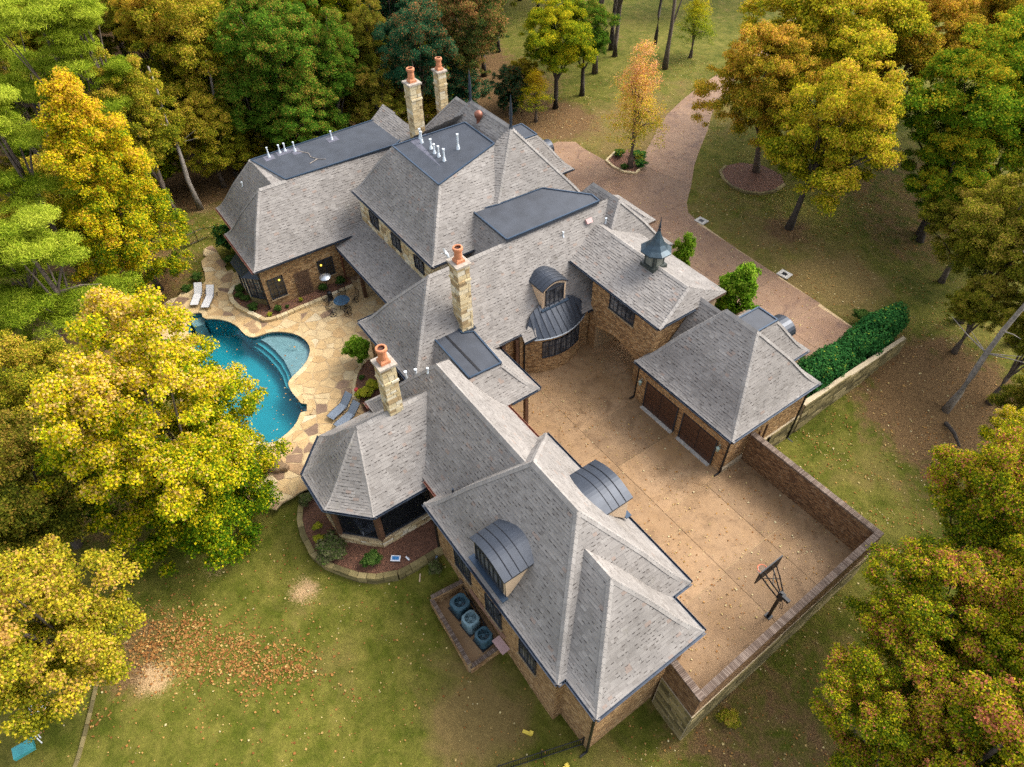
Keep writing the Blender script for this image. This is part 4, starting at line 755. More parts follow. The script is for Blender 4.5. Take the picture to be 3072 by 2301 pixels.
# hall walls, wing walls
wall([(-27.9, 8.98), (-16, 8.98), (-16, 15.2), (-27.9, 15.2)], -1.3, 3.5, [((-20.9, 8.98), (-19.3, 8.98), -1.1, 3.4, [], []), ((-27.9, 8.98), (-27.0, 8.98), -.3, 3.4, [], [])])
p0, p1 = (-19.32, 8.09), (-8.36, 8.09); WX = [(2.0, 3.55, .2, 2.1), (5.0, 6.45, -.2, 1.6), (8.05, 9.45, .0, 1.75)]
wall([(-19.32, 8.09), (-8.36, 8.09), (-8.36, 15.8), (-19.32, 15.8)], -3.6, 3.45, [(p0, p1, -3.2, 3.4, WX, []), ((-8.36, 8.09), (-8.36, 8.6), -3.2, 3.4, [], []), ((-8.36, 14.5), (-8.36, 15.8), -.1, 3.4, [], [])])
for w_ in WX: window(p0, p1, w_[0], w_[2], w_[1] - w_[0], w_[3] - w_[2], 6, 1, 2)
wall([(-8.5, 8.6), (-6.2, 8.6), (-6.2, 14.5), (-8.5, 14.5)], -3.6, 3.45, [((-8.36, 8.6), (-6.2, 8.6), -3.2, 3.4, [], []), ((-6.2, 8.6), (-6.2, 14.5), -3.2, 3.4, [], [])])
# garage
p0, p1 = (-20.85, 24.9), (-13.1, 24.9); DX = [(.9, 3.68, 0, 2.33), (4.25, 6.98, 0, 2.33)]
wall([(-20.85, 24.9), (-13.1, 24.9), (-13.1, 32.3), (-20.85, 32.3)], -2.2, 3.45, [(p0, p1, 0, 3.4, DX, [(.8, 3.78, 2.35), (4.15, 7.08, 2.35)]), ((-13.1, 24.9), (-13.1, 32.3), .35, 3.4, [], [])])
for s0, s1, a, b_ in DX:
    d = HB().box((-20.85 + (s0 + s1) / 2, 24.88, 1.17), (s1 - s0, .06, 2.33)).build('garage_door', 'dark_frame', house)
    for i in range(2):
        for j in range(4): MB().box((-20.85 + s0 + (s1 - s0) * (i + .5) / 2, 24.845, .30 + j * .575), ((s1 - s0) / 2 - .05, .05, .54)).build('panel', 'door_wood', d)
    MB().box((-20.85 + (s0 + s1) / 2, 24.72, .012), (s1 - s0 + .1, .35, .03)).build('threshold', 'pale_concrete', d)
    for sx in (s0 - .03, s1 + .03): MB().box((-20.85 + sx, 24.85, 1.17), (.08, .1, 2.36)).build('jamb', 'dark_frame', d)
wall([(-19.9, 32.2), (-15.4, 32.2), (-15.4, 34.2), (-19.9, 34.2)], -.3, 3.45, [((-15.4, 32.2), (-15.4, 34.2), 0, 3.4, [], [])])
st = HB().prism([(-13.2, 24.95), (-12.98, 24.95), (-12.98, 32.4), (-13.2, 32.4)], -2.2, .3).build('stone_base', 'mortar', house)
stones_on(st, (-12.98, 26.9), (-12.98, 32.4), -1.9, .3, [], (.3, .45), (.6, 1.1), 'wall_stone')
# passage with arched carriage way
p0, p1 = (-27.0, 25.78), (-20.78, 25.78)
arch = lambda s_, z: .76 < s_ < 4.92 and z < 2.15 + .55 * math.sin(math.pi * (s_ - .76) / 4.16)
pts_a = [(.76 + 4.16 * k / 14, 2.15 + .55 * math.sin(math.pi * k / 14)) for k in range(15)]
mb = HB(); V = [(-27.0, z) for z in (0,)]
prof = [(0, -.05), (.76, -.05)] + pts_a + [(4.92, -.05), (6.22, -.05), (6.22, 6.25), (0, 6.25)]
fr_ = [(-27 + s_, 25.78, z) for s_, z in prof]; bk = [(-27 + s_, 31.2, z) for s_, z in prof]; n = len(prof)
mb.add(fr_ + bk, [tuple(range(n)), tuple(range(2 * n - 1, n - 1, -1))] + [((i + 1) % n, i, n + i, n + (i + 1) % n) for i in range(n)])
pw = mb.build('passage_wall', 'brick_mortar', house); WXp = (1.82, 4.22, 4.72, 6.2)
v, t = bricks(p0, p1, 0, 6.2, [arch, WXp]); V, T = list(v), list(t)
v, t = bricks((-20.78, 25.78), (-20.78, 29.5), 3.6, 6.2); V += v; T += t
v, t = bricks((-26.24, 31.2), (-26.24, 25.78), 0, 2.1); V += [tuple(reversed(q)) for q in v] if False else v; T += t
for k in range(14):
    a, b_ = pts_a[k], pts_a[k + 1]; sl = (b_[1] - a[1]); soldier((p0[0] + a[0], p0[1]), (p0[0] + b_[0], p0[1]), 0, b_[0] - a[0], (a[1] + b_[1]) / 2 + .005, .24, V, T)
o = link('bricks', bulk(V, 4, T), pw, ['brick']); o['kind'] = 'stuff'
window(p0, p1, 1.82, 4.74, 2.4, 1.42, 6, 3, 3)
# plain rear walls
for ft, zz in (([(-33.2, 28), (-28.2, 28), (-28.2, 33.8), (-33.2, 33.8)], 4.9), ([(-51.3, 24.2), (-34, 24.2), (-34, 31.5), (-51.3, 31.5)], 5.7), ([(-49.6, 31), (-42.9, 31), (-42.9, 36.4), (-49.6, 36.4)], 3.5), ([(-35.6, 33.8), (-31.8, 33.8), (-31.8, 35.9), (-35.6, 35.9)], 4.2), ([(-56.5, 23), (-46, 23), (-46, 27.8), (-56.5, 27.8)], 3.9)):
    q = ft; wall(ft, -.3, zz, [((q[1][0], q[1][1]), (q[2][0], q[2][1]), 0, zz - .1, [], [])])
window((-42.9, 31.5), (-42.9, 36.4), 1.5, .9, 1.4, 1.7, 4, 4, 2); window((-28.2, 28), (-28.2, 33.8), 2.5, .9, 1.6, 2.0, 4, 4, 2)
# barrel metal hoods over the street doors
for (u0, u1, v, z) in ((-18.9, -16.9, 34.5, 3.0), (-48.6, -46.9, 36.9, 3.0)):
    mb = HB(); V = []; K = 12
    for k in range(K + 1):
        a = math.pi * k / K; uu = (u0 + u1) / 2 - math.cos(a) * (u1 - u0) / 2; zz = z + math.sin(a) * .85
        V += [(uu, v - .6, zz), (uu, v + 1.2, zz)]
    mb.add(V, [(2 * k, 2 * k + 1, 2 * k + 3, 2 * k + 2) for k in range(K)] + [tuple(2 * k + 1 for k in range(K + 1))]); mb.build('barrel_hood', 'standing_metal', house)

# ------------------------------------------------------------------ chimneys
def chimney(u0, u1, v0, v1, z0, z1, label, band=True):
    c = HB().prism([(u0 + .03, v0 + .03), (u1 - .03, v0 + .03), (u1 - .03, v1 - .03), (u0 + .03, v1 - .03)], z0, z1).build('chimney', 'mortar', house); c['label'] = label
    for a, b_, sg in (((u0, v0), (u1, v0), True), ((u1, v0), (u1, v1), True), ((u1, v1), (u0, v1), False), ((u0, v1), (u0, v0), False)):
        stones_on(c, a, b_, z0, z1 - .02, [], (.15, .36), (.28, .72), 'stone', sg, .0)
    if band:
        for k, (a, b_) in enumerate((((u0, v0), (u1, v0)), ((u1, v0), (u1, v1)))): stones_on(c, (a[0] - .06 * (k == 0), a[1]), (b_[0], b_[1] + .06 * (k == 1)), z1 - 1.15, z1 - .98, [], (.17, .18), (.4, .6), 'stone', True, .07)
    uc, vc = (u0 + u1) / 2, (v0 + v1) / 2
    MB().prism([(u0 - .1, v0 - .1), (u1 + .1, v0 - .1), (u1 + .1, v1 + .1), (u0 - .1, v1 + .1)], z1, z1 + .13).build('cap', 'chimney_cap', c)
    k = MB(); k.lathe([(.40, 0), (.40, .16), (.34, .22), (.27, .30)], 4, (uc, vc, z1 + .13)); k.lathe([(.24, .30), (.25, .42), (.225, .75), (.24, .82), (.31, .86), (.32, .98), (.30, 1.04), (.22, 1.06), (.20, 1.0)], 14, (uc, vc, z1 + .10)); k.build('chimney_pot', 'terracotta', c, False)
    MB().lathe([(.21, .9), (.0, .89)], 14, (uc, vc, z1 + .12)).build('flue', 'terracotta_inside', c)
    MB().prism([(u0 - .12, v0 - .12), (u1 + .12, v0 - .12), (u1 + .12, v1 + .12), (u0 - .12, v1 + .12)], z0 - .05, z0 + .06).build('flashing', 'gutter', c)
chimney(-24.95, -24.05, 8.52, 9.36, 5.6, 9.85, 'stone chimney nearest the pool, on the octagonal porch roof')
chimney(-29.3, -28.3, 15.95, 16.8, 5.4, 10.45, 'tall stone chimney beside the small flat roof')
chimney(-47.4, -46.43, 23.43, 24.35, 6.0, 13.05, 'far stone chimney standing at the edge of the tall flat roof')
chimney(-54.0, -53.1, 29.7, 30.5, 3.0, 10.3, 'farthest stone chimney against the green trees')

# ------------------------------------------------------------------ dormers
def curved_dormer(sgn, label):
    """wide arched dormer on the wing; sgn -1 looks to the lawn, +1 to the courtyard"""
    vv = (lambda v: v) if sgn < 0 else (lambda v: 23.94 - v)
    u0, u1, zs, K = -15.15, -12.45, 5.95, 14; rise = .46
    arc_ = [(u0 - .12 + (u1 - u0 + .24) * k / K, zs + rise * math.sin(math.pi * k / K)) for k in range(K + 1)]; n = K + 1
    vb = lambda z: 7.75 + (z - 3.6) / 1.2 + .12
    V = [(u, vv(7.98), z) for u, z in arc_] + [(u, vv(vb(z)), z + .03) for u, z in arc_] + [(u, vv(7.98), z - .1) for u, z in arc_] + [(u, vv(vb(z)), z - .1) for u, z in arc_]
    d = HB(); d.add(V, [(i, i + 1, n + i + 1, n + i) for i in range(K)] + [(i + 1, i, 2 * n + i, 2 * n + i + 1) for i in range(K)] + [(0, n, 3 * n, 2 * n), (n - 1, 3 * n - 1, 4 * n - 1, 2 * n - 1)])
    dm = d.build('dormer', 'standing_metal', house); dm['label'] = label
    for k in range(1, 4):
        t = k / 4; MB().tube([(u, vv(7.98 + (vb(zs) - 7.98) * t), z + .02) for u, z in arc_], .022, 5).build('seam', 'black_metal', dm)
    MB().tube([(u, vv(vb(z)), z + .03) for u, z in arc_], .03, 5).build('seam', 'deck_trim', dm)
    for u in (u0 + .03, u1 - .03): MB().prism([(u - .04, vv(8.14)), (u + .04, vv(8.14)), (u + .04, vv(9.75)), (u - .04, vv(9.75))] if sgn < 0 else [(u - .04, vv(9.75)), (u + .04, vv(9.75)), (u + .04, vv(8.14)), (u - .04, vv(8.14))], [4.0, 4.0, 5.8, 5.8] if sgn < 0 else [5.8, 5.8, 4.0, 4.0], [zs - .02] * 4).build('cheek', 'cream_trim', dm)
    pr = [(u0, 4.15), (u1, 4.15)] + [(u, z - .05) for u, z in reversed(arc_) if u0 <= u <= u1]
    MB().add([(u, vv(8.14), z) for u, z in pr] + [(u, vv(8.22), z) for u, z in pr], [tuple(range(len(pr))), tuple(range(2 * len(pr) - 1, len(pr) - 1, -1))] + [(i, (i + 1) % len(pr), len(pr) + (i + 1) % len(pr), len(pr) + i) for i in range(len(pr))]).build('front', 'cream_trim', dm)
    fv = vv(8.14); a, b_ = ((u0, fv), (u1, fv)) if sgn < 0 else ((u1, fv), (u0, fv))
    window(a, b_, .2, 4.36, u1 - u0 - .4, 1.5, 6, 1, 6, 'dark_frame', sill=False, fw=.06, parent=dm, name='window_frame')
    MB().box(((u0 + u1) / 2, vv(8.0), 4.16), (u1 - u0 + .3, .36, .06)).build('flashing', 'deck_trim', dm)
curved_dormer(-1, 'wide curved metal dormer facing the lawn'); curved_dormer(1, 'wide curved metal dormer facing the courtyard')
d = HB(); uf = -27.78; v0, v1, zs = 21.95, 23.98, 6.33; K = 10
arcd = [(v0 - .08 + (v1 - v0 + .16) * k / K, zs + .46 * math.sin(math.pi * k / K)) for k in range(K + 1)]
back = [-29.35 - .1 * math.sin(math.pi * k / K) for k in range(K + 1)]
V = [(uf + .16, v, z) for v, z in arcd] + [(bu, v, z + .02) for (v, z), bu in zip(arcd, back)] + [(uf + .16, v, z - .1) for v, z in arcd] + [(bu, v, z - .1) for (v, z), bu in zip(arcd, back)]; n = K + 1
d.add(V, [(i, i + 1, n + i + 1, n + i) for i in range(K)] + [(2 * n + i, i, i + 1, 2 * n + i + 1) if False else (i + 1, i, 2 * n + i, 2 * n + i + 1) for i in range(K)] + [(0, n, 3 * n, 2 * n), (n - 1, 3 * n - 1, 4 * n - 1, 2 * n - 1)])
dm = d.build('dormer', 'standing_metal', house); dm['label'] = 'arched dormer with cream front and barrel metal roof'
for k in range(1, 5):
    t = k / 5; MB().tube([(uf + .16 + (-29.4 - uf - .16) * t, v, z + .025) for v, z in arcd], .02, 5).build('seam', 'standing_metal', dm)
for v in (v0 + .04, v1 - .04): MB().prism([(uf, v - .04), (uf, v + .04), (-29.3, v + .04), (-29.3, v - .04)], [4.7, 4.7, 6.3, 6.3], [6.36] * 4).build('cheek', 'cream_trim', dm)
fr_ = MB(); pr = [(v0, 4.72), (v1, 4.72)] + [(v, z - .05) for v, z in reversed(arcd) if v0 <= v <= v1]
fr_.add([(uf - .04, v, z) for v, z in pr] + [(uf + .05, v, z) for v, z in pr], [tuple(range(len(pr) - 1, -1, -1)), tuple(range(len(pr), 2 * len(pr)))] + [(i, (i + 1) % len(pr), len(pr) + (i + 1) % len(pr), len(pr) + i) for i in range(len(pr))]); fr_.build('front', 'cream_trim', dm)
w_ = window((uf + .05, v0), (uf + .05, v1), .24, 4.92, v1 - v0 - .48, 1.30, 4, 3, 2, parent=dm, name='window_frame', sill=False)
ar = MB(); pa = [(v0 + .24 + (v1 - v0 - .48) * k / 8, 6.2 + .26 * math.sin(math.pi * k / 8)) for k in range(9)]; ar.add([(uf + .10, v, z) for v, z in pa] + [(uf + .05, v, z) for v, z in pa], [tuple(range(9))] + [(i + 1, i, 9 + i, 10 + i) for i in range(8)]); ar.build('arch_frame', 'dark_frame', dm)
MB().box((uf + .12, (v0 + v1) / 2, 4.70), (.34, v1 - v0 + .3, .06)).build('flashing', 'deck_trim', dm)

# ------------------------------------------------------------------ roof furniture, porch, downspouts
def vent(u, v, z, h=.55, r=.055, label=None):
    o = HB().tube([(u, v, z), (u, v, z + h * .35)], [r * 2.2, r * 1.2], 10).tube([(u, v, z + h * .2), (u, v, z + h)], r, 8).tube([(u, v, z + h), (u, v, z + h + .06)], r * 1.45, 8).build('vent_pipe', 'vent_white', house)
    if label: o['label'] = label
for u, v in ((-51.93, 13.14), (-52.05, 14.1), (-52.07, 14.56), (-51.6, 15.19), (-51.57, 18.4)): vent(u, v, 8.3, random.uniform(.55, .8))
for u, v, h in ((-42.3, 21.7, .7), (-41.73, 21.5, .8), (-40.52, 21.56, .7), (-39.86, 21.44, .65), (-39.27, 21.44, .75), (-38.54, 21.44, .85), (-38.91, 22.85, 1.1)): vent(u, v, 10.82 + (v - 19.75) * .178, h, .065)
HB().prism([(-42.6, 21.0), (-38.2, 20.9), (-38.1, 22.2), (-42.5, 22.3)], [11.045, 11.03, 11.26, 11.275], [11.055, 11.04, 11.27, 11.285]).build('roof_patch', 'membrane_patch', house)
HB().prism([(-39.9, 22.2), (-37.9, 22.1), (-37.9, 23.6), (-39.2, 23.7)], [11.26, 11.25, 11.51, 11.52], [11.27, 11.26, 11.52, 11.53]).build('roof_patch', 'membrane_patch', house)
for (a, b_, c_, dd_) in ((-52.2, -51.4, 12.7, 13.5), (-52.3, -51.6, 13.8, 14.9), (-52.0, -51.0, 14.9, 15.6), (-52, -51.2, 18.0, 18.9)): HB().box(((a + b_) / 2, (c_ + dd_) / 2, 8.306), (b_ - a, dd_ - c_, .012)).build('roof_patch', 'membrane_patch', house)
HB().tube([(-51.5, 15.3, 8.33), (-50.6, 15.9, 8.32), (-49.9, 15.8, 8.33), (-49.3, 16.1, 8.32), (-48.9, 16.6, 8.33), (-49.3, 16.1, 8.34), (-49.0, 15.3, 8.33)], .035, 5).build('fallen_branch', 'bark_pale', house)
vent(-27.21, 11.81, 4.2, 1.2, .07); vent(-26.75, 10.95, 5.0, 1.1, .07); vent(-25.0, 11.6, 7.1, .35, .05); HB().tube([(-18.89, 9.2, 4.3), (-18.89, 9.2, 4.75)], .06, 8).build('vent_pipe', 'gutter', house); vent(-30.0, 29.3, 7.4, .45, .05); vent(-30.3, 25.66, 7.6, .4, .05); vent(-52.0, 10.5, 6.6, .35, .05)
HB().box((-30.4, 28.0, 7.95), (.35, .5, .3), rot=Matrix.Rotation(math.radians(50), 3, 'Y')).build('vent_box', 'pink_board', house)
mb = HB(); mb.lathe([(.02, .66), (.18, .62), (.29, .5), (.31, .36), (.29, .22), (.18, .1), (.16, -.2), (.22, -.4)], 16, (-40.6, 25.75, 12.1)); mb.build('turbine_vent', 'copper_gutter', house, True)
for (u, v) in ((-42.5, 26.32), (-37.3, 26.3)):
    HB().lathe([(.24, -.35), (.12, .05), (.08, .25), (.12, .35), (.07, .5), (.12, .62), (.09, .75), (.13, .95), (.07, 1.7), (.012, 2.3)], 10, (u, v, 12.65)).build('finial', 'gutter', house, True)
# cupola
cu = HB().box((-24.4, 28.6, 7.45), (1.25, 1.25, .5), 0).box((-24.4, 28.6, 8.25), (.92, .92, 1.25), 0).build('cupola', 'cupola_green', house); cu['label'] = 'dark green louvred cupola with flared metal roof on the passage ridge'
for a in range(4):
    R_ = Matrix.Rotation(a * math.pi / 2, 3, 'Z'); MB().box(Vector((-24.4, 28.6, 8.2)) + R_ @ Vector((.47, 0, 0)), (.03, .55, .95), rot=R_).build('louvre_panel', 'louvre_grey', cu)
MB().lathe([(1.05, 8.72), (1.06, 8.80), (.75, 9.0), (.5, 9.28), (.28, 9.7), (.08, 10.2)], 8, (-24.4, 28.6, 0)).build('cupola_roof', 'cupola_metal', cu)
MB().lathe([(.06, 10.1), (.06, 10.2), (.12, 10.26), (.05, 10.36), (.10, 10.45), (.05, 10.7), (.012, 11.2)], 8, (-24.4, 28.6, 0)).build('cupola_finial', 'gutter', cu, True)
# satellite dish behind the middle chimney
sdm = HB().tube([(-31.6, 17.3, 8.1), (-31.75, 17.25, 9.0)], .04, 6).build('satellite_dish', 'grey_metal', house)
m_ = MB(); R_ = Matrix.Rotation(math.radians(-55), 3, 'X') @ Matrix.Rotation(.3, 3, 'Y'); V = [(0, 0, 0)]; V = []
for r, z in ((.05, -.06), (.25, -.04), (.42, .02)):
    for j in range(14): a = 2 * math.pi * j / 14; V.append(tuple(Vector((-31.8, 17.2, 9.05)) + R_ @ Vector((math.cos(a) * r, math.sin(a) * r * .8, z))))
m_.add(V, [(i * 14 + j, i * 14 + (j + 1) % 14, (i + 1) * 14 + (j + 1) % 14, (i + 1) * 14 + j) for i in range(2) for j in range(14)] + [tuple(range(14))]); m_.build('dish', 'grey_metal', sdm); MB().tube([(-31.75, 17.25, 9.0), (-31.7, 16.8, 9.25)], .02, 5).build('feed_arm', 'grey_metal', sdm)
# side porch posts, downspouts
HB().box((-23.4, 17.4, 1.75), (.24, .24, 3.5)).build('porch_post', 'post_wood', house); HB().box((-27.35, 18.4, 1.8), (.2, .3, 3.6)).build('porch_post', 'post_wood', house); HB().box((-27.3, 19.5, 1.8), (.2, .25, 3.6)).build('porch_post', 'post_wood', house)
def spout(u, v, z0, z1, du, dv, mat='black_metal'):
    HB().box((u, v, (z0 + z1) / 2), (.10, .10, z1 - z0)).box((u + du * .2, v + dv * .2, z0 + .06), (.1 + abs(du) * .4, .1 + abs(dv) * .4, .1)).build('downspout', mat, house)
spout(-13.02, 24.82, 0, 3.45, 0, -1); spout(-12.92, 31.9, -1.7, 3.45, 1, 0); spout(-12.9, 29.3, -1.9, .4, 1, 0); spout(-12.9, 28.3, -1.9, 2.4, 1, 0, 'post_wood'); spout(-12.9, 27.7, -1.9, 2.2, 1, 0, 'post_wood')
spout(-6.12, 8.52, -2.9, 3.4, 0, -1); spout(-19.25, 8.0, -1.1, 3.4, 0, -1); spout(-44.72, 8.0, 0, 3.8, 0, -1); spout(-44.72, 14.6, 0, 3.8, 1, 0, 'copper_gutter'); spout(-27.1, 20.0, 0, 3.4, 1, 0); spout(-27.5, 18.1, 0, 3.8, 1, 0); spout(-20.95, 24.95, 0, 3.4, 0, -1)
for u, v in ((-20.42, 24.78), (-13.55, 24.78)):
    l = HB().lathe([(.02, .30), (.14, .2), (.15, .16), (.12, .14), (.10, -.12), (.05, -.2)], 8, (u, v - .12, 1.95)).build('wall_lantern', 'lantern_metal', house); MB().tube([(u, v + .06, 2.2), (u, v - .02, 2.35), (u, v - .12, 2.28)], .018, 5).build('bracket', 'lantern_metal', l)
# screened octagon porch: floor, stone knee wall, posts, screens, rail
oc = [(-27.3, 8.9), (-27.3, 5.4), (-25.45, 3.6), (-22.95, 3.6), (-21.15, 5.35), (-21.15, 8.9)]
HB().prism(oc, -1.2, -.12).build('porch_floor', 'porch_floor', house)
kw = HB().build('x', 'mortar') if False else None
for a, b_ in zip(oc[:-1], oc[1:]):
    a_, b2 = np.array(a), np.array(b_); e_ = (b2 - a_) / np.linalg.norm(b2 - a_); n_ = np.array([e_[1], -e_[0]])
    k = HB().prism([tuple(a_), tuple(b2), tuple(b2 - n_ * .22), tuple(a_ - n_ * .22)], -1.25, .05).build('knee_wall', 'mortar', house)
    stones_on(k, a, b_, -1.2, .05, [], (.14, .24), (.35, .8), 'stone', True, .04)
    MB().prism([tuple(a_ + n_ * .05), tuple(b2 + n_ * .05), tuple(b2 - n_ * .26), tuple(a_ - n_ * .26)], .05, .10).build('coping', 'edge_stone', k)
    c0, c1 = a_ - n_ * .12, b2 - n_ * .12; HB().prism([tuple(c0 + n_ * .012), tuple(c1 + n_ * .012), tuple(c1 - n_ * .012), tuple(c0 - n_ * .012)], .18, 3.1).build('porch_screen', 'porch_screen', house)
    HB().prism([tuple(c0 + n_ * .05), tuple(c1 + n_ * .05), tuple(c1 - n_ * .05), tuple(c0 - n_ * .05)], .10, .22).build('screen_rail', 'dark_frame', house); HB().prism([tuple(c0 + n_ * .08), tuple(c1 + n_ * .08), tuple(c1 - n_ * .08), tuple(c0 - n_ * .08)], 2.95, 3.2).build('porch_beam', 'post_wood', house)
for u, v in oc: HB().box((u + (.12 if u < -24.3 else -.12), v + .1, 1.6), (.3, .3, 3.1), math.radians(22)).build('porch_post', 'post_wood', house)
sofa = empty('sofa', 'grey cushioned corner sofa behind the dark porch screen', 'sofa', (-23.2, 5.1, -.12))
for nme, c_, d_ in (('seat', (0, 0, .25), (2.2, .85, .4)), ('seat', (-1.0, .9, .25), (.85, 1.2, .4)), ('backrest', (0, -.4, .6), (2.2, .2, .6)), ('armrest', (1.1, 0, .45), (.2, .9, .55)), ('cushion', (.4, -.2, .6), (.5, .2, .4))):
    MB().box(c_, d_).build(nme, 'cushion', sofa)

# ================================================================== garden walls, machines, furniture
def gz(x, y): return float(ground_z(np.array([x]), np.array([y]))[0])
# brick parapet on a stone base round the courtyard
rw = empty('retaining_wall', 'tall brown brick parapet on a mossy stone base round the courtyard corner', 'wall', (-4, 20, 0))
RI = Matrix.Translation((4, -20, 0))
def rpart(o): o.matrix_parent_inverse = RI; return o
RO = [(-13.0, 27.1), (-4.13, 27.23), (-3.84, 12.85), (-6.0, 13.0)]
def wallband(pts, t, z0, z1, name, mat, par):
    P = [np.array(p, float) for p in pts]; inn = []
    for i in range(len(P)):
        a = P[i] - P[i - 1] if i else P[1] - P[0]; b_ = P[i + 1] - P[i] if i < len(P) - 1 else a
        na = np.array([-a[1], a[0]]) / np.linalg.norm(a); nb_ = np.array([-b_[1], b_[0]]) / np.linalg.norm(b_); k = na + nb_; inn.append(P[i] - k / max(.3, 1 + na @ nb_) * t)
    m_ = MB()
    for i in range(len(P) - 1): m_.prism([tuple(P[i]), tuple(P[i + 1]), tuple(inn[i + 1]), tuple(inn[i])], z0, z1)
    return rpart(m_.build(name, mat, par)), inn
bw, inn = wallband(RO, -.0 + .32, .0, 2.42, 'brick_band', 'dark_shaded_mortar', rw)
V = []; T = []
for a, b_ in ((inn[0], inn[1]),):
    v, t = bricks(a, b_, 0, 2.4, []); V += v; T += t
for a, b_ in ((RO[1], RO[2]), (RO[2], RO[3])):
    v, t = bricks(a, b_, .36, 2.4, []) if False else bricks(b_, a, .36, 2.4, []); V += v; T += t
o = link('bricks', bulk(V, 4, T), bw, ['dark_shaded_brick']); o['kind'] = 'stuff'
sb, _ = wallband([(x + dx, y + dy) for (x, y), (dx, dy) in zip(RO[1:], ((.04, .04), (.06, -.06), (0, -.06)))], .6, -4.2, .36, 'stone_base', 'mortar', rw)
for a, b_ in ((RO[2], RO[1]), (RO[3], RO[2])):
    a = np.array(a) + (np.array((.05, -.05))); b2 = np.array(b_) + np.array((.05, -.05)); stones_on(sb, a, b2, -3.6 if b_ is RO[1] else -3.4, .36, [], (.26, .42), (.55, 1.15), 'wall_stone')
# soldier course coping: one brick after the other
cop = []
for i in range(3):
    a, b_ = np.array(RO[i], float), np.array(RO[i + 1], float); e_ = (b_ - a) / np.linalg.norm(b_ - a); n_ = np.array([-e_[1], e_[0]]); L_ = np.linalg.norm(b_ - a); k = int(L_ / .082); ang = math.atan2(e_[1], e_[0])
    for j in range(k): cop.append((a + e_ * (j + .5) * L_ / k - n_ * .16, ang, np.hypot(*(a + e_ * j * L_ / k))))
cop.sort(key=lambda c: c[2]); rest = MB(); meshes = []
for t in (.2, .45, .7, 1.0):
    m_ = MB(); m_.box((0, 0, 0), (.068, .36, .09), tone=t); o = m_.build('coping_brick', 'coping'); meshes.append(o.data); bpy.data.objects.remove(o)
for k, (c_, ang, _) in enumerate(cop):
    if k < 290:
        o = bpy.data.objects.new('coping_brick', random.choice(meshes)); COL.objects.link(o); o.parent = rw; rpart(o); o.location = (c_[0], c_[1], 2.455 + random.uniform(-.006, .006)); o.rotation_euler = (0, 0, ang + random.uniform(-.03, .03))
    else: rest.box((c_[0], c_[1], 2.455 + random.uniform(-.006, .006)), (.068, .36, .09), ang + random.uniform(-.03, .03), tone=random.random())
o = rpart(rest.build('coping_bricks', 'coping', rw)); o['kind'] = 'stuff'
# stone wall under the hedge
hw = empty('stone_wall', 'long dry stone wall below the dark green hedge', 'wall', (-13, 38, 0))
m_ = MB().prism([(-13.35, 32.6), (-13.0, 32.6), (-12.95, 44.2), (-13.3, 44.4)], -2.2, [1.2, 1.2, .75, .75]); c_ = m_.build('wall_core', 'mortar', hw); c_.matrix_parent_inverse = Matrix.Translation((13, -38, 0))
stones_on(c_, (-12.98, 32.6), (-12.95, 44.2), -1.7, 1.15, [lambda s_, z: z > 1.2 - s_ * .037], (.24, .4), (.6, 1.2), 'wall_stone')
# enclosure of the air conditioners
en = empty('brick_enclosure', 'low brick enclosure round three air conditioners', 'enclosure', (-15, 7, -2))
EI = Matrix.Translation((15, -7, 2))
def epart(o): o.matrix_parent_inverse = EI; return o
E_ = [(-16.85, 8.05), (-17.05, 6.1), (-12.75, 5.85), (-12.75, 8.05)]
fl = epart(MB().prism([(-17, 8.08), (-17, 6.2), (-12.8, 5.95), (-12.8, 8.08)], -2.6, -1.98).build('floor_slab', 'pale_concrete', en)); fl.active_material = MATS['court_concrete']
V = []; T = []; cb = MB()
for i, (a, b_, zt2) in enumerate(((E_[0], E_[1], -1.15), (E_[1], E_[2], -1.35), (E_[2], E_[3], -1.85))):
    a = np.array(a); b2 = np.array(b_); e_ = (b2 - a) / np.linalg.norm(b2 - a); n_ = np.array([e_[1], -e_[0]])
    epart(MB().prism([tuple(a + n_ * .1), tuple(b2 + n_ * .1), tuple(b2 - n_ * .1), tuple(a - n_ * .1)], -3.0, zt2).build('brick_wall', 'brick_mortar', en))
    for p, q in ((a + n_ * .1, b2 + n_ * .1), (b2 - n_ * .1, a - n_ * .1)):
        v, t = bricks(p, q, -2.9, zt2); V += v; T += t
    L_ = np.linalg.norm(b2 - a); k = int(L_ / .085); ang = math.atan2(e_[1], e_[0])
    for j in range(k):
        c_ = a + e_ * (j + .5) * L_ / k; o = bpy.data.objects.new('coping_brick', random.choice(meshes)); COL.objects.link(o); o.parent = en; epart(o); o.location = (c_[0], c_[1], zt2 + .04); o.rotation_euler = (0, 0, ang); o.scale = (1, .62, 1)
o = epart(link('bricks', bulk(V, 4, T), en, ['brick'])); o['kind'] = 'stuff'
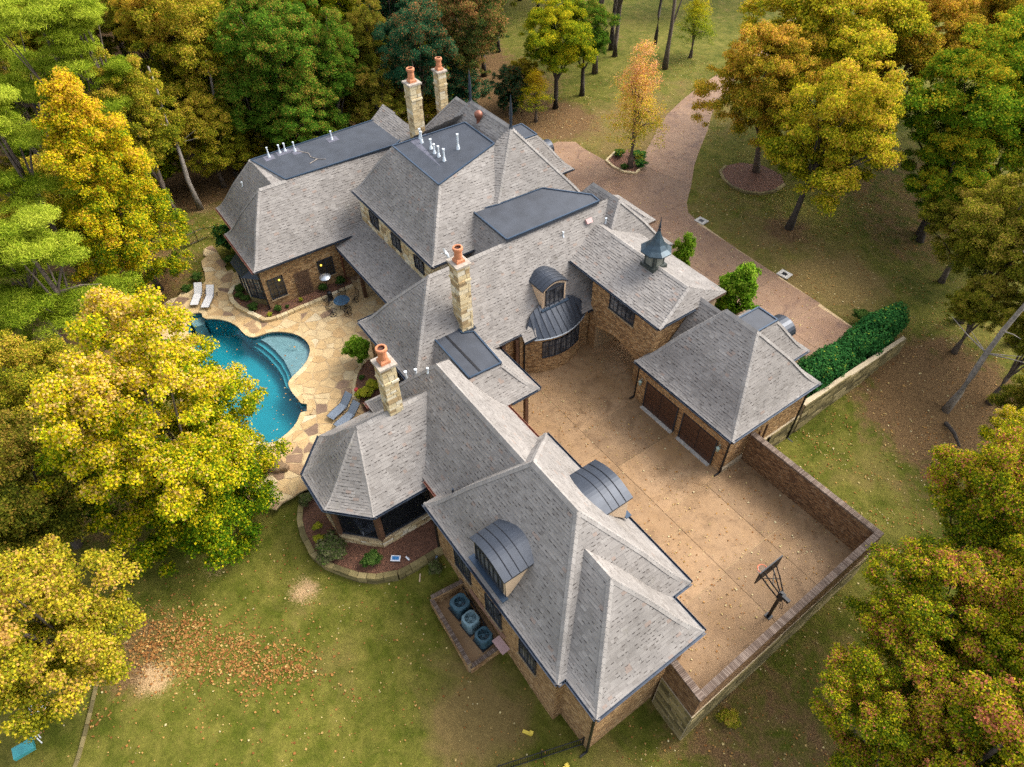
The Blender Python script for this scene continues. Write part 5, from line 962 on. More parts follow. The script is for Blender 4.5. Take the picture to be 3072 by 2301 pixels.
def ac(u, v, label, mat, w=.88, h=.95, rz=.1):
    t = empty('air_conditioner', label, 'air conditioner', (u, v, -2.02), rz, 'air conditioners in the brick enclosure')
    c = w / 2; k = .16; oct_ = [(c, -c + k), (c, c - k), (c - k, c), (-c + k, c), (-c, c - k), (-c, -c + k), (-c + k, -c), (c - k, -c)]; b_ = MB(); n = 8
    b_.add([(x, y, .05) for x, y in oct_] + [(x, y, h - .05) for x, y in oct_] + [(x * .96, y * .96, h) for x, y in oct_], [(i, (i + 1) % n, n + (i + 1) % n, n + i) for i in range(n)] + [(n + i, n + (i + 1) % n, 2 * n + (i + 1) % n, 2 * n + i) for i in range(n)])
    # top plate with a round opening
    R = [(math.cos(2 * math.pi * j / 24) * .33, math.sin(2 * math.pi * j / 24) * .33) for j in range(24)]; O = [(x * .96, y * .96) for x, y in oct_]; Oq = []
    for j in range(24):
        a = 2 * math.pi * j / 24; d_ = Vector((math.cos(a), math.sin(a))); best = 9
        for i in range(n):
            p, q = Vector(O[i]), Vector(O[(i + 1) % n]); e_ = q - p; den = d_.x * e_.y - d_.y * e_.x
            if abs(den) > 1e-6:
                tt = (p.x * e_.y - p.y * e_.x) / den; uu = (p.x * d_.y - p.y * d_.x) / den
                if tt > 0 and -.001 <= uu <= 1.001: best = min(best, tt)
        Oq.append(tuple(d_ * best))
    b_.add([(x, y, h) for x, y in Oq] + [(x, y, h + .02) for x, y in R] + [(x, y, h - .45) for x, y in R], [(j, (j + 1) % 24, 24 + (j + 1) % 24, 24 + j) for j in range(24)] + [(24 + j, 24 + (j + 1) % 24, 48 + (j + 1) % 24, 48 + j) for j in range(24)] + [tuple(range(48, 72))])
    b_.build('body', mat, t)
    for j in range(4 * 7):
        sgn, kk = divmod(j, 7); a = sgn * math.pi / 2; p = Matrix.Rotation(a, 3, 'Z') @ Vector((c + .008, -.25 + kk * .083, h * .5)); MB().box(p, (.015, .03, h * .8), a).build('louvre', mat, t)
    for j in range(3):
        a = j * 2.094 + .5; MB().box((math.cos(a) * .17, math.sin(a) * .17, h - .16), (.3, .17, .012), rot=Matrix.Rotation(a, 3, 'Z') @ Matrix.Rotation(.5, 3, 'X')).build('fan_blade', 'black_metal' if mat == 'ac_blue' else 'ac_light', t)
    MB().lathe([(.09, 0), (.09, .08), (0, .09)], 10, (0, 0, h - .15)).build('motor_hub', mat, t)
    g = MB()
    for r in (.14, .2, .26, .32): g.tube([(math.cos(a) * r, math.sin(a) * r, h + .03) for a in np.linspace(0, 2 * math.pi, 19)], .006, 4)
    for j in range(6): a = j * math.pi / 3; g.tube([(0, 0, h + .05), (math.cos(a) * .34, math.sin(a) * .34, h + .025)], .007, 4)
    g.build('fan_guard', mat, t); MB().box((0, 0, .025), (w + .1, w + .1, .05)).build('pad', 'black_metal', t)
ac(-15.85, 7.25, 'dark blue air conditioner nearest the screened porch', 'ac_blue', .98, .95); ac(-14.68, 7.2, 'pale blue grey air conditioner between two darker ones', 'ac_light', .86, 1.05); ac(-13.55, 7.3, 'dark blue air conditioner beside the pinkish board', 'ac_blue', .84, .9)
t = MB().box((0, 0, 0), (.95, .5, .05)).build('board', 'pink_board'); t.location = (-12.55, 7.75, -1.2); t.rotation_euler = (0, .05, .05); tag(t, 'small pinkish board at the end of the enclosure', 'board'); 
t = empty('pipe_bundle', 'dark pipes and cables along the wall behind the air conditioners', 'pipes', (-15, 7.9, -1.6))
for k in range(4): MB().tube([(-1.6 + .3 * k, .0, .4 - .1 * k), (-.6 + .2 * k, -.02, .1 - .1 * k), (.3 + .3 * k, -.1, -.05 * k), (.8 + .3 * k, -.35, -.3)], .025 + .01 * (k % 2), 6).build('pipe', 'black_metal', t)
t = MB().box((0, 0, 0), (3.4, .14, .12)).build('ledge_plank', 'plank'); t.location = (-14.2, 7.98, -.55); tag(t, 'long reddish plank along the wall above the air conditioners', 'plank')
# basketball hoop
bh = empty('basketball_hoop', 'black pole mounted basketball hoop leaning over the courtyard', 'basketball hoop', (-5.06, 19.95, 0))
MB().box((0, 0, .02), (.35, .35, .04)).build('base_plate', 'black_metal', bh); MB().box((0, 0, 1.35), (.15, .15, 2.7)).build('pole', 'black_metal', bh)
MB().box((.02, 0, 2.35), (.3, .26, .5)).build('pole_head', 'black_metal', bh)
for s_ in (-1, 1):
    MB().tube([(-.05, .12 * s_, 2.6), (-.55, .3 * s_, 3.1), (-1.05, .42 * s_, 3.55)], .04, 6).build('arm', 'black_metal', bh); MB().tube([(-.05, .12 * s_, 2.2), (-.6, .3 * s_, 2.65), (-1.05, .42 * s_, 3.05)], .04, 6).build('arm', 'black_metal', bh)
MB().tube([(-.5, -.28, 3.05), (-1.0, .4, 3.1)], .022, 5).build('brace', 'black_metal', bh); MB().tube([(-.5, .28, 3.05), (-1.0, -.4, 3.1)], .022, 5).build('brace', 'black_metal', bh)
bb = MB().box((-1.12, 0, 3.4), (.06, 1.75, 1.05)).build('backboard', 'black_metal', bh); MB().box((-1.155, 0, 3.4), (.015, 1.6, .92)).build('board_glass', 'window_glass', bb)
MB().tube([(-1.40 + math.cos(a) * .24, math.sin(a) * .24, 3.05) for a in np.linspace(0, 2 * math.pi, 25)], .022, 6).build('rim', 'orange_rim', bh); MB().tube([(-1.1, -.1, 3.05), (-1.2, 0, 3.05), (-1.1, .1, 3.05)], .025, 5).build('bracket', 'orange_rim', bh)
nt_ = MB()
for j in range(12):
    for sg in (1, -1): a0 = j * math.pi / 6; nt_.tube([(-1.40 + math.cos(a0 + sg * k * .26) * r, math.sin(a0 + sg * k * .26) * r, z) for k, (r, z) in enumerate(((.23, 3.04), (.18, 2.9), (.145, 2.76), (.13, 2.62)))], .008, 4)
nt_.build('net', 'net_white', bh); MB().tube([(.1, 0, 2.0), (.25, .05, 1.9), (.35, .05, 1.4), (.25, .02, 1.35), (.2, 0, 1.8)], .018, 5).build('crank_handle', 'black_metal', bh); MB().box((.32, 0, 2.45), (.35, .18, .2)).build('spring_box', 'black_metal', bh)
# patio table with wire chairs
pt = empty('patio_table', 'round dark blue patio table with wire chairs round it', 'table', (-41.63, 12.83, 0))
MB().lathe([(0, .74), (.62, .74), (.64, .72), (.62, .70), (0, .70)], 28).build('tabletop', 'table_blue', pt)
for j in range(4): a = j * math.pi / 2 + .4; MB().tube([(math.cos(a) * .18, math.sin(a) * .18, .7), (math.cos(a) * .15, math.sin(a) * .15, .35), (math.cos(a) * .4, math.sin(a) * .4, 0)], .025, 6).build('leg', 'black_metal', pt)
def make_chair(label, loc, rz):
    t = empty('patio_chair', label, 'chair', loc, rz, 'wire chairs round the patio table')
    s_ = MB()
    for k in range(7): s_.tube([(-.24 + k * .08, -.24, .43), (-.24 + k * .08, .24, .43)], .009, 4)
    s_.tube([(-.26, -.25, .43), (.26, -.25, .43), (.26, .25, .43), (-.26, .25, .43), (-.26, -.25, .43)], .018, 5); s_.build('seat', 'black_metal', t)
    b_ = MB()
    for k in range(8): b_.tube([(-.25 + k * .071, .25, .45), (-.25 + k * .071, .36, .98)], .009, 4)
    b_.tube([(-.27, .25, .43), (-.27, .37, .95), (-.2, .39, 1.03), (.2, .39, 1.03), (.27, .37, .95), (.27, .25, .43)], .02, 5); b_.build('backrest', 'black_metal', t)
    for sx in (-1, 1): MB().tube([(.29 * sx, .3, .66), (.31 * sx, -.2, .66), (.29 * sx, -.22, .44)], .018, 5).build('armrest', 'black_metal', t)
    MB().tube([(math.cos(a) * .27, math.sin(a) * .27, .03) for a in np.linspace(0, 2 * math.pi, 21)], .02, 5).build('base_ring', 'black_metal', t); MB().tube([(0, 0, .05), (0, 0, .42)], .03, 6).build('pedestal', 'black_metal', t)
    for j in range(4): a = j * math.pi / 2; MB().tube([(0, 0, .12), (math.cos(a) * .27, math.sin(a) * .27, .03)], .014, 4).build('spoke', 'black_metal', t)
CT = Vector((-41.63, 12.83, 0))
for loc, lb in (((-42.75, 13.35, 0), 'wire chair against the house wall side of the blue table'), ((-41.75, 13.95, 0), 'wire chair nearest the covered gallery'), ((-42.65, 12.1, 0), 'wire chair beside the patio heater'), ((-41.25, 11.8, 0), 'wire chair nearest the pool'), ((-40.6, 12.75, 0), 'wire chair on the open side of the blue table')):
    d_ = Vector(loc) - CT; make_chair(lb, loc, math.atan2(d_.y, d_.x) - math.pi / 2)
h_ = empty('patio_heater', 'patio heater with round silver dish on a black stand', 'patio heater', (-43.1, 12.45, 0))
MB().lathe([(.24, 0), (.24, .05), (.20, .1), (.20, .75), (.08, .85)], 14).build('gas_housing', 'black_metal', h_); MB().tube([(0, 0, .8), (0, 0, 2.0)], .035, 8).build('pole', 'black_metal', h_); MB().lathe([(.07, 0), (.1, .1), (.1, .25), (.05, .3)], 12, (0, 0, 1.95)).build('burner', 'grey_metal', h_); MB().lathe([(.46, 2.24), (.42, 2.3), (.2, 2.37), (0, 2.39)], 24).build('reflector', 'grey_metal', h_, True)
def lounger(label, loc, rz, mat, wheels=True):
    t = empty('sun_lounger', label, 'sun lounger', loc, rz, 'sun loungers by the pool')
    MB().add([(-.31, -1.1, .30), (.31, -1.1, .30), (.31, -.9, .34), (-.31, -.9, .34), (.31, .25, .33), (-.31, .25, .33)] + [(-.31, -1.1, .27), (.31, -1.1, .27), (.31, -.9, .31), (-.31, -.9, .31), (.31, .25, .30), (-.31, .25, .30)], [(0, 1, 2, 3), (3, 2, 4, 5), (9, 8, 7, 6), (11, 10, 8, 9), (1, 0, 6, 7), (4, 2, 8, 10), (2, 1, 7, 8), (3, 5, 11, 9), (0, 3, 9, 6)]).build('seat', mat, t)
    MB().box((0, .6, .61), (.62, .92, .04), rot=Matrix.Rotation(math.radians(41), 3, 'X')).build('backrest', mat, t)
    for sx in (-1, 1):
        MB().tube([(.33 * sx, -1.12, .28), (.33 * sx, -.9, .33), (.33 * sx, .25, .32), (.33 * sx, .97, .94)], .02, 5).build('side_rail', 'black_metal', t); MB().tube([(.33 * sx, -.9, .32), (.33 * sx, -.95, 0)], .02, 5).build('leg', 'black_metal', t); MB().tube([(.33 * sx, .45, .48), (.34 * sx, .7, .1)], .02, 5).build('leg', 'black_metal', t); MB().tube([(.36 * sx, .1, .33), (.37 * sx, 0, .52), (.37 * sx, .45, .55)], .016, 5).build('armrest', 'black_metal', t)
        if wheels: MB().tube([(.35 * sx + .02 * math.copysign(1, sx), .75 + math.cos(a) * .13, .14 + math.sin(a) * .13) for a in np.linspace(0, 2 * math.pi, 15)], .022, 5).build('wheel', 'black_metal', t)
lounger('pale lounger with wheels, further from the brick house', (-49.5, 3.85, .03), math.atan2(1.44, -2.34) - math.pi / 2, 'sling_white'); lounger('pale lounger with wheels, nearer the brick house', (-48.65, 4.5, .03), math.atan2(1.57, -2.22) - math.pi / 2, 'sling_white')
lounger('blue grey lounger beside the flower bed', (-31.75, 7.95, .03), math.atan2(1.92, -.77) - math.pi / 2, 'sling_blue', False); lounger('blue grey lounger partly under the porch roof edge', (-30.75, 8.0, .03), math.atan2(1.9, -.67) - math.pi / 2, 'sling_blue', False)
# boulder by the pool
b_ = MB(); V = []; N = 14
for z, k in ((0, .95), (.28, 1.0), (.38, .9)):
    for j in range(N): a = 2 * math.pi * j / N; r = (.55 + .12 * math.sin(3 * a + 1) + .06 * math.sin(5 * a)) * k; V.append((math.cos(a) * r * 1.45, math.sin(a) * r, z + .03 * math.sin(2 * a)))
b_.add(V, [(i * N + j, i * N + (j + 1) % N, (i + 1) * N + (j + 1) % N, (i + 1) * N + j) for i in range(2) for j in range(N)] + [tuple(range(2 * N, 3 * N))]); o = b_.build('boulder', 'boulder'); o.location = (-29.9, 2.45, 0); o.rotation_euler = (0, 0, .5); tag(o, 'flat brown boulder on the patio edge by the yellow maple', 'boulder')
# drains
for (u, v), lb in (((-33.25, 44.45), 'square concrete drain where the drive meets the curve'), ((-23.7, 44.2), 'square concrete drain near the bright green tree')):
    t = empty('drain', lb, 'drain', (u, v, .02), .1); MB().box((0, 0, 0), (1.0, .9, .08)).build('surround', 'pale_concrete', t); MB().box((0, 0, .045), (.42, .36, .02)).build('grate', 'black_metal', t)
# meters by the garage
t = empty('utility_meter', 'cluster of grey meters and pipes at the garage corner', 'utility meter', (-12.75, 29.0, -1.9))
for k in range(3): MB().box((.1, -.5 + k * .4, .5), (.2, .26, .4)).build('meter_box', 'black_metal', t); MB().lathe([(.1, 0), (.1, .1), (0, .12)], 10, (.2, -.5 + k * .4, .6)).build('dial', 'grey_metal', t)
MB().tube([(.1, .5, .1), (.4, .6, .5), (.5, .9, .1)], .03, 6).build('pipe', 'grey_metal', t)
# small litter of the garden
t = empty('plastic_tray', 'white tray with blue inside lying on the bed edge', 'tray', (-20.0, 5.55, -.45), .9); MB().box((0, 0, 0), (.55, .36, .05)).build('tray', 'white_plastic', t); MB().box((0, 0, .03), (.4, .22, .03)).build('insert', 'blue_plastic', t)
o = MB().tube([(0, 0, 0), (.28, .05, .02)], .06, 7).build('plastic_bottle', 'white_plastic'); o.location = (-19.75, 6.1, -.5); tag(o, 'white bottle lying beside the tray', 'bottle')
o = MB().tube([(0, 0, 0), (.25, -.15, -.05), (.55, -.35, -.15), (.7, -.75, -.2)], .07, 8).build('drain_hose', 'pipe_blue'); o.location = (-19.15, 7.75, -.85); tag(o, 'bluish drain hose bent at the corner of the brick wing', 'hose')
o = MB().box((0, 0, 0), (.5, .07, .05)).build('wood_scrap', 'cream_trim'); o.location = (-18.5, 6.2, -1.2); o.rotation_euler = (0, 0, -.6); tag(o, 'pale stick of wood lying in the leaves', 'stick')
for (u, v, r, lb) in ((-8.6, 6.6, .6, 'yellow scrap lying on the grass inside the fence'), (-6.2, 7.1, 1.4, 'yellow scrap lying near the house corner beyond the fence')):
    o = MB().box((0, 0, .05), (.5, .16, .1)).box((.2, .05, .1), (.2, .2, .06)).build('yellow_scrap', 'yellow_plastic'); o.location = (u, v, gz(u, v)); o.rotation_euler = (0, 0, r); tag(o, lb, 'plastic scrap')
t = empty('play_set', 'white canopy, pale beam and teal slide half hidden in the lower left corner', 'play set', (-22.4, -13.6, gz(-22.4, -13.6)))
MB().lathe([(.0, 1.1), (.3, 1.0), (.5, .75), (.55, .5), (.5, .3)], 14, (-.9, .55, .4)).build('canopy', 'white_plastic', t, True); MB().tube([(-1.4, -.1, 1.5), (.6, .6, 1.5)], .06, 6).build('beam', 'plank', t); MB().box((.4, -.5, .7), (.6, .9, .25)).build('slide', 'teal_plastic', t)
for k in range(3): MB().tube([(-.2 + .3 * k, .3, 1.6), (-.1 + .3 * k, .2, .5)], .03, 5).build('post', 'white_plastic', t)
# iron fences
def fence(name, pts, label, h=1.2, sp=.12):
    t = empty(name, label, 'fence', (0, 0, 0)); P = resample(pts, sp); n = 0
    m1 = MB(); m1.box((0, 0, h / 2), (.022, .022, h)); pm = m1.build('picket', 'black_metal'); me_ = pm.data; bpy.data.objects.remove(pm)
    for p in P:
        if n < 290: o = bpy.data.objects.new('picket', me_); COL.objects.link(o); o.parent = t; o.location = (p[0], p[1], gz(*p)); n += 1
    for zz in (.15, h - .12): MB().tube([(p[0], p[1], gz(*p) + zz) for p in P[::6] + [P[-1]]], .022, 4).build('rail', 'black_metal', t)
    for p in P[::18]: MB().box((p[0], p[1], gz(*p) + h / 2), (.07, .07, h + .1)).build('post', 'black_metal', t)
fence('iron_fence', [(-6.5, 8.55), (-7.2, 6.6), (-8.0, 4.3)], 'black picket fence running from the house corner out of the frame'); fence('iron_fence', [(-59.5, 3.0), (-57.3, 5.1), (-57.7, 7.2), (-56.5, 8.9)], 'dark picket fence beside the bare leaning trunk')
kb = empty('stone_edging', 'low stone kerb along the left edge of the lawn', 'stone edging', (0, 0, 0)); kp = resample([(-18.6, -13.6), (-20.3, -12.3), (-21.7, -11.5), (-23.6, -10.4)], .5)
strip_stones([tuple(p) for p in kp], -.09, .09, [gz(*p) - .2 for p in kp], [gz(*p) + .1 for p in kp], 'stone', 'wall_stone', kb, 1, False, .02, (.2, .7), .01)
log = MB().tube([(0, 0, .12), (.9, -.5, .2), (1.7, -1.2, .15)], [.14, .13, .08], 7).build('log', 'bark_dark'); log.location = (-7.3, 41.6, gz(-7.3, 41.6)); tag(log, 'dark fallen log beside the leaning bare trunk', 'log')

# ================================================================== trees, hedges, shrubs
def leaf_quads(C, N, size, aspect=1.0, fold=.25):
    """folded rhombus leaves at centres C with normals N"""
    n = len(C); r = rng.normal(size=(n, 3)); a = np.cross(N, r); a /= np.linalg.norm(a, axis=1, keepdims=True) + 1e-9; b_ = np.cross(N, a); s_ = (np.asarray(size) * rng.uniform(.65, 1.35, n))[:, None]
    a = a * s_ * aspect; b_ = b_ * s_; f_ = N * s_ * fold
    return np.stack([C - a + f_ * 0, C - b_ * .8 + f_, C + a, C + b_ * .8 + f_], 1)
def crown_mesh(R, RZ, ncl, nlf, size, seed, clump=(.12, .2), shape='round', aspect=.9, lobes=11, tw=(.5, .3, .2)):
    """crown of leaf clumps gathered on a few uneven lobes, so that the outline breaks up and gaps stay open"""
    g = np.random.default_rng(seed); L_ = []
    k_ = 0
    while len(L_) < lobes and k_ < 4000:
        k_ += 1; d = g.normal(size=3); d /= np.linalg.norm(d); p = d * g.uniform(.35, .72)
        if shape == 'cone': p[2] = g.uniform(-.75, .78); w = max(.06, .62 - .52 * (p[2] + .75) / 1.5); a = g.uniform(0, 6.28); p[0], p[1] = math.cos(a) * w * g.uniform(.5, 1), math.sin(a) * w * g.uniform(.5, 1); r = .20 + .62 * w * g.uniform(.7, 1)
        elif shape == 'egg': p[2] = g.uniform(-.65, .66); w = .70 - .30 * max(0, p[2]) - .15 * max(0, -p[2]); a = g.uniform(0, 6.28); q_ = g.uniform(.45, 1); p[0], p[1] = math.cos(a) * w * q_, math.sin(a) * w * q_; r = g.uniform(.24, .40)
        elif shape == 'pine': p[2] = g.uniform(-.75, .8); w = max(.1, .75 - .4 * max(0, p[2])); a = g.uniform(0, 6.28); p[0], p[1] = math.cos(a) * w * g.uniform(.3, 1), math.sin(a) * w * g.uniform(.3, 1); r = g.uniform(.2, .34)
        else: r = g.uniform(.28, .46)
        if shape == 'round' and p[2] < -.5: continue
        if all(np.linalg.norm(p - q) > .55 * (r + rr) * (.8 if shape != 'round' else .9) for q, rr in L_): L_.append((p, r))
    cs = []; ct0 = []
    for n_ in range(ncl):
        p, r = L_[n_ % len(L_)]; d = g.normal(size=3); d /= np.linalg.norm(d); d[2] = abs(d[2]) if g.random() < .45 else d[2]
        q = p + d * r * np.array([1, 1, .85 if shape != 'pine' else .35]) * g.uniform(.55, 1.05); cs.append(q); ct0.append(g.normal() * .55 + ((n_ % len(L_)) * 7919 % 13 - 6) / 9)
    cs = np.array(cs); C = []; N = []; T = []
    for p, c0 in zip(cs, ct0):
        rad = g.uniform(*clump); m_ = int(nlf * (rad / np.mean(clump)) ** 2); d = g.normal(size=(m_, 3)); d /= np.linalg.norm(d, axis=1, keepdims=True); d[:, 2] = np.where(d[:, 2] < -.3, -d[:, 2] * .6, d[:, 2])
        rr = g.uniform(.15, 1.25, m_) ** .65; off = d * rr[:, None] * rad * (np.array([1, 1, .72]) if shape != 'pine' else np.array([1, 1, .42])); q = p + off
        nn = d * .6 + np.array([0, 0, .5]) + g.normal(0, .6, (m_, 3)); nn /= np.linalg.norm(nn, axis=1, keepdims=True)
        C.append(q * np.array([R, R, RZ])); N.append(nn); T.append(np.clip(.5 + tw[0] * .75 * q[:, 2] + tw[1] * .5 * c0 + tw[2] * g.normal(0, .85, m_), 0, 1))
    C, N, T = np.concatenate(C), np.concatenate(N), np.concatenate(T)
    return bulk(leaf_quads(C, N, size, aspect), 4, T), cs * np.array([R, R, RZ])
CR = {}
CR['maple'] = [(crown_mesh(6, 8, 760, 280, .066, 5, (.045, .115), 'egg', lobes=34, tw=(.5, .36, .34)), 6, 8)]
CR['broad'] = [(crown_mesh(5, 5, 420, 250, .064, s_, (.05, .145), lobes=19, tw=(.4, .48, .4)), 5, 5) for s_ in (1, 2, 3, 6)]
CR['cone'] = [(crown_mesh(5, 7, 480, 260, .064, 8, (.05, .13), 'cone', lobes=28, tw=(.4, .42, .4)), 5, 7)]
CR['pine'] = [(crown_mesh(4.5, 4.5, 170, 420, .17, s_, (.10, .22), 'pine', .10, lobes=18, tw=(.3, .45, .4)), 4.5, 4.5) for s_ in (11, 12)]
CR['sparse'] = [(crown_mesh(3, 4.5, 190, 70, .055, s_, (.12, .24), 'cone', .9, lobes=14, tw=(.6, .3, .3)), 3, 4.5) for s_ in (21, 22)]
def trunk(t, base_r, H, top, mat, limbs=(), lean=(0, 0)):
    m_ = MB(); pts_ = []; rs = []
    for k in range(7):
        f_ = k / 6; pts_.append((lean[0] * f_ + .12 * math.sin(k * 1.7 + H), lean[1] * f_ + .12 * math.cos(k * 1.3 + H) - .12, H * f_)); rs.append(base_r * (1.35 if k == 0 else 1 - .62 * f_))
    m_.tube(pts_, rs, 8); o = m_.build('trunk', mat, t, True)
    for q in limbs:
        a = Vector(pts_[random.choice((3, 4, 5))]); b_ = Vector(q); md = (a + b_) / 2 + Vector((0, 0, .3)); MB().tube([a, md, b_], [base_r * .42, base_r * .25, base_r * .08], 6).build('limb', mat, o)
def tree(name, typ, mat, u, v, zc, r, rz, label, cat='tree', group=None, bark='bark', var=None, lean=(0, 0), tr_=None):
    z0 = gz(u + lean[0], v + lean[1]); t = empty(name, label, cat, (u, v, z0 - .15), 0, group); (me_, cs), R0, RZ0 = CR[typ][var if var is not None else random.randrange(len(CR[typ]))]
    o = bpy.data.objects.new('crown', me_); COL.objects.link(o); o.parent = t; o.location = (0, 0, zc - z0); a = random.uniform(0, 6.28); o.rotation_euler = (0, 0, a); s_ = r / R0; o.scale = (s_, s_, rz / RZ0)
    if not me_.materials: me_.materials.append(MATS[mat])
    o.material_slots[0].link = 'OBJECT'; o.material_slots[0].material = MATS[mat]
    br = tr_ or min(.3, .08 + .018 * zc + .016 * r); H_ = zc - z0 + rz * .35; R_ = Matrix.Rotation(a, 3, 'Z'); idx_ = random.sample(range(len(cs)), min(10, len(cs)))
    limbs = [Vector((0, 0, zc - z0)) + R_ @ Vector((cs[i][0] * s_, cs[i][1] * s_, cs[i][2] * rz / RZ0)) for i in idx_]
    # trunk grows from its foot (lean offsets the foot) up into the crown
    m_ = MB(); pts_ = []; rs = []; ph = random.uniform(0, 6)
    for k in range(7):
        f_ = k / 6; pts_.append((lean[0] * (1 - f_) + .15 * math.sin(k * 1.4 + ph) * f_, lean[1] * (1 - f_) + .15 * math.cos(k * 1.1 + ph) * f_, H_ * f_)); rs.append(br * (1.4 if k == 0 else 1.02 - .7 * f_))
    m_.tube(pts_, rs, 8); o2 = m_.build('trunk', bark, t, True)
    for q in limbs:
        k = random.choice((2, 3, 4)); aa = Vector(pts_[k]); MB().tube([aa, (aa + q) / 2 + Vector((0, 0, .25)), q], [br * .4, br * .26, br * .07], 5).build('limb', bark, o2)
    return t
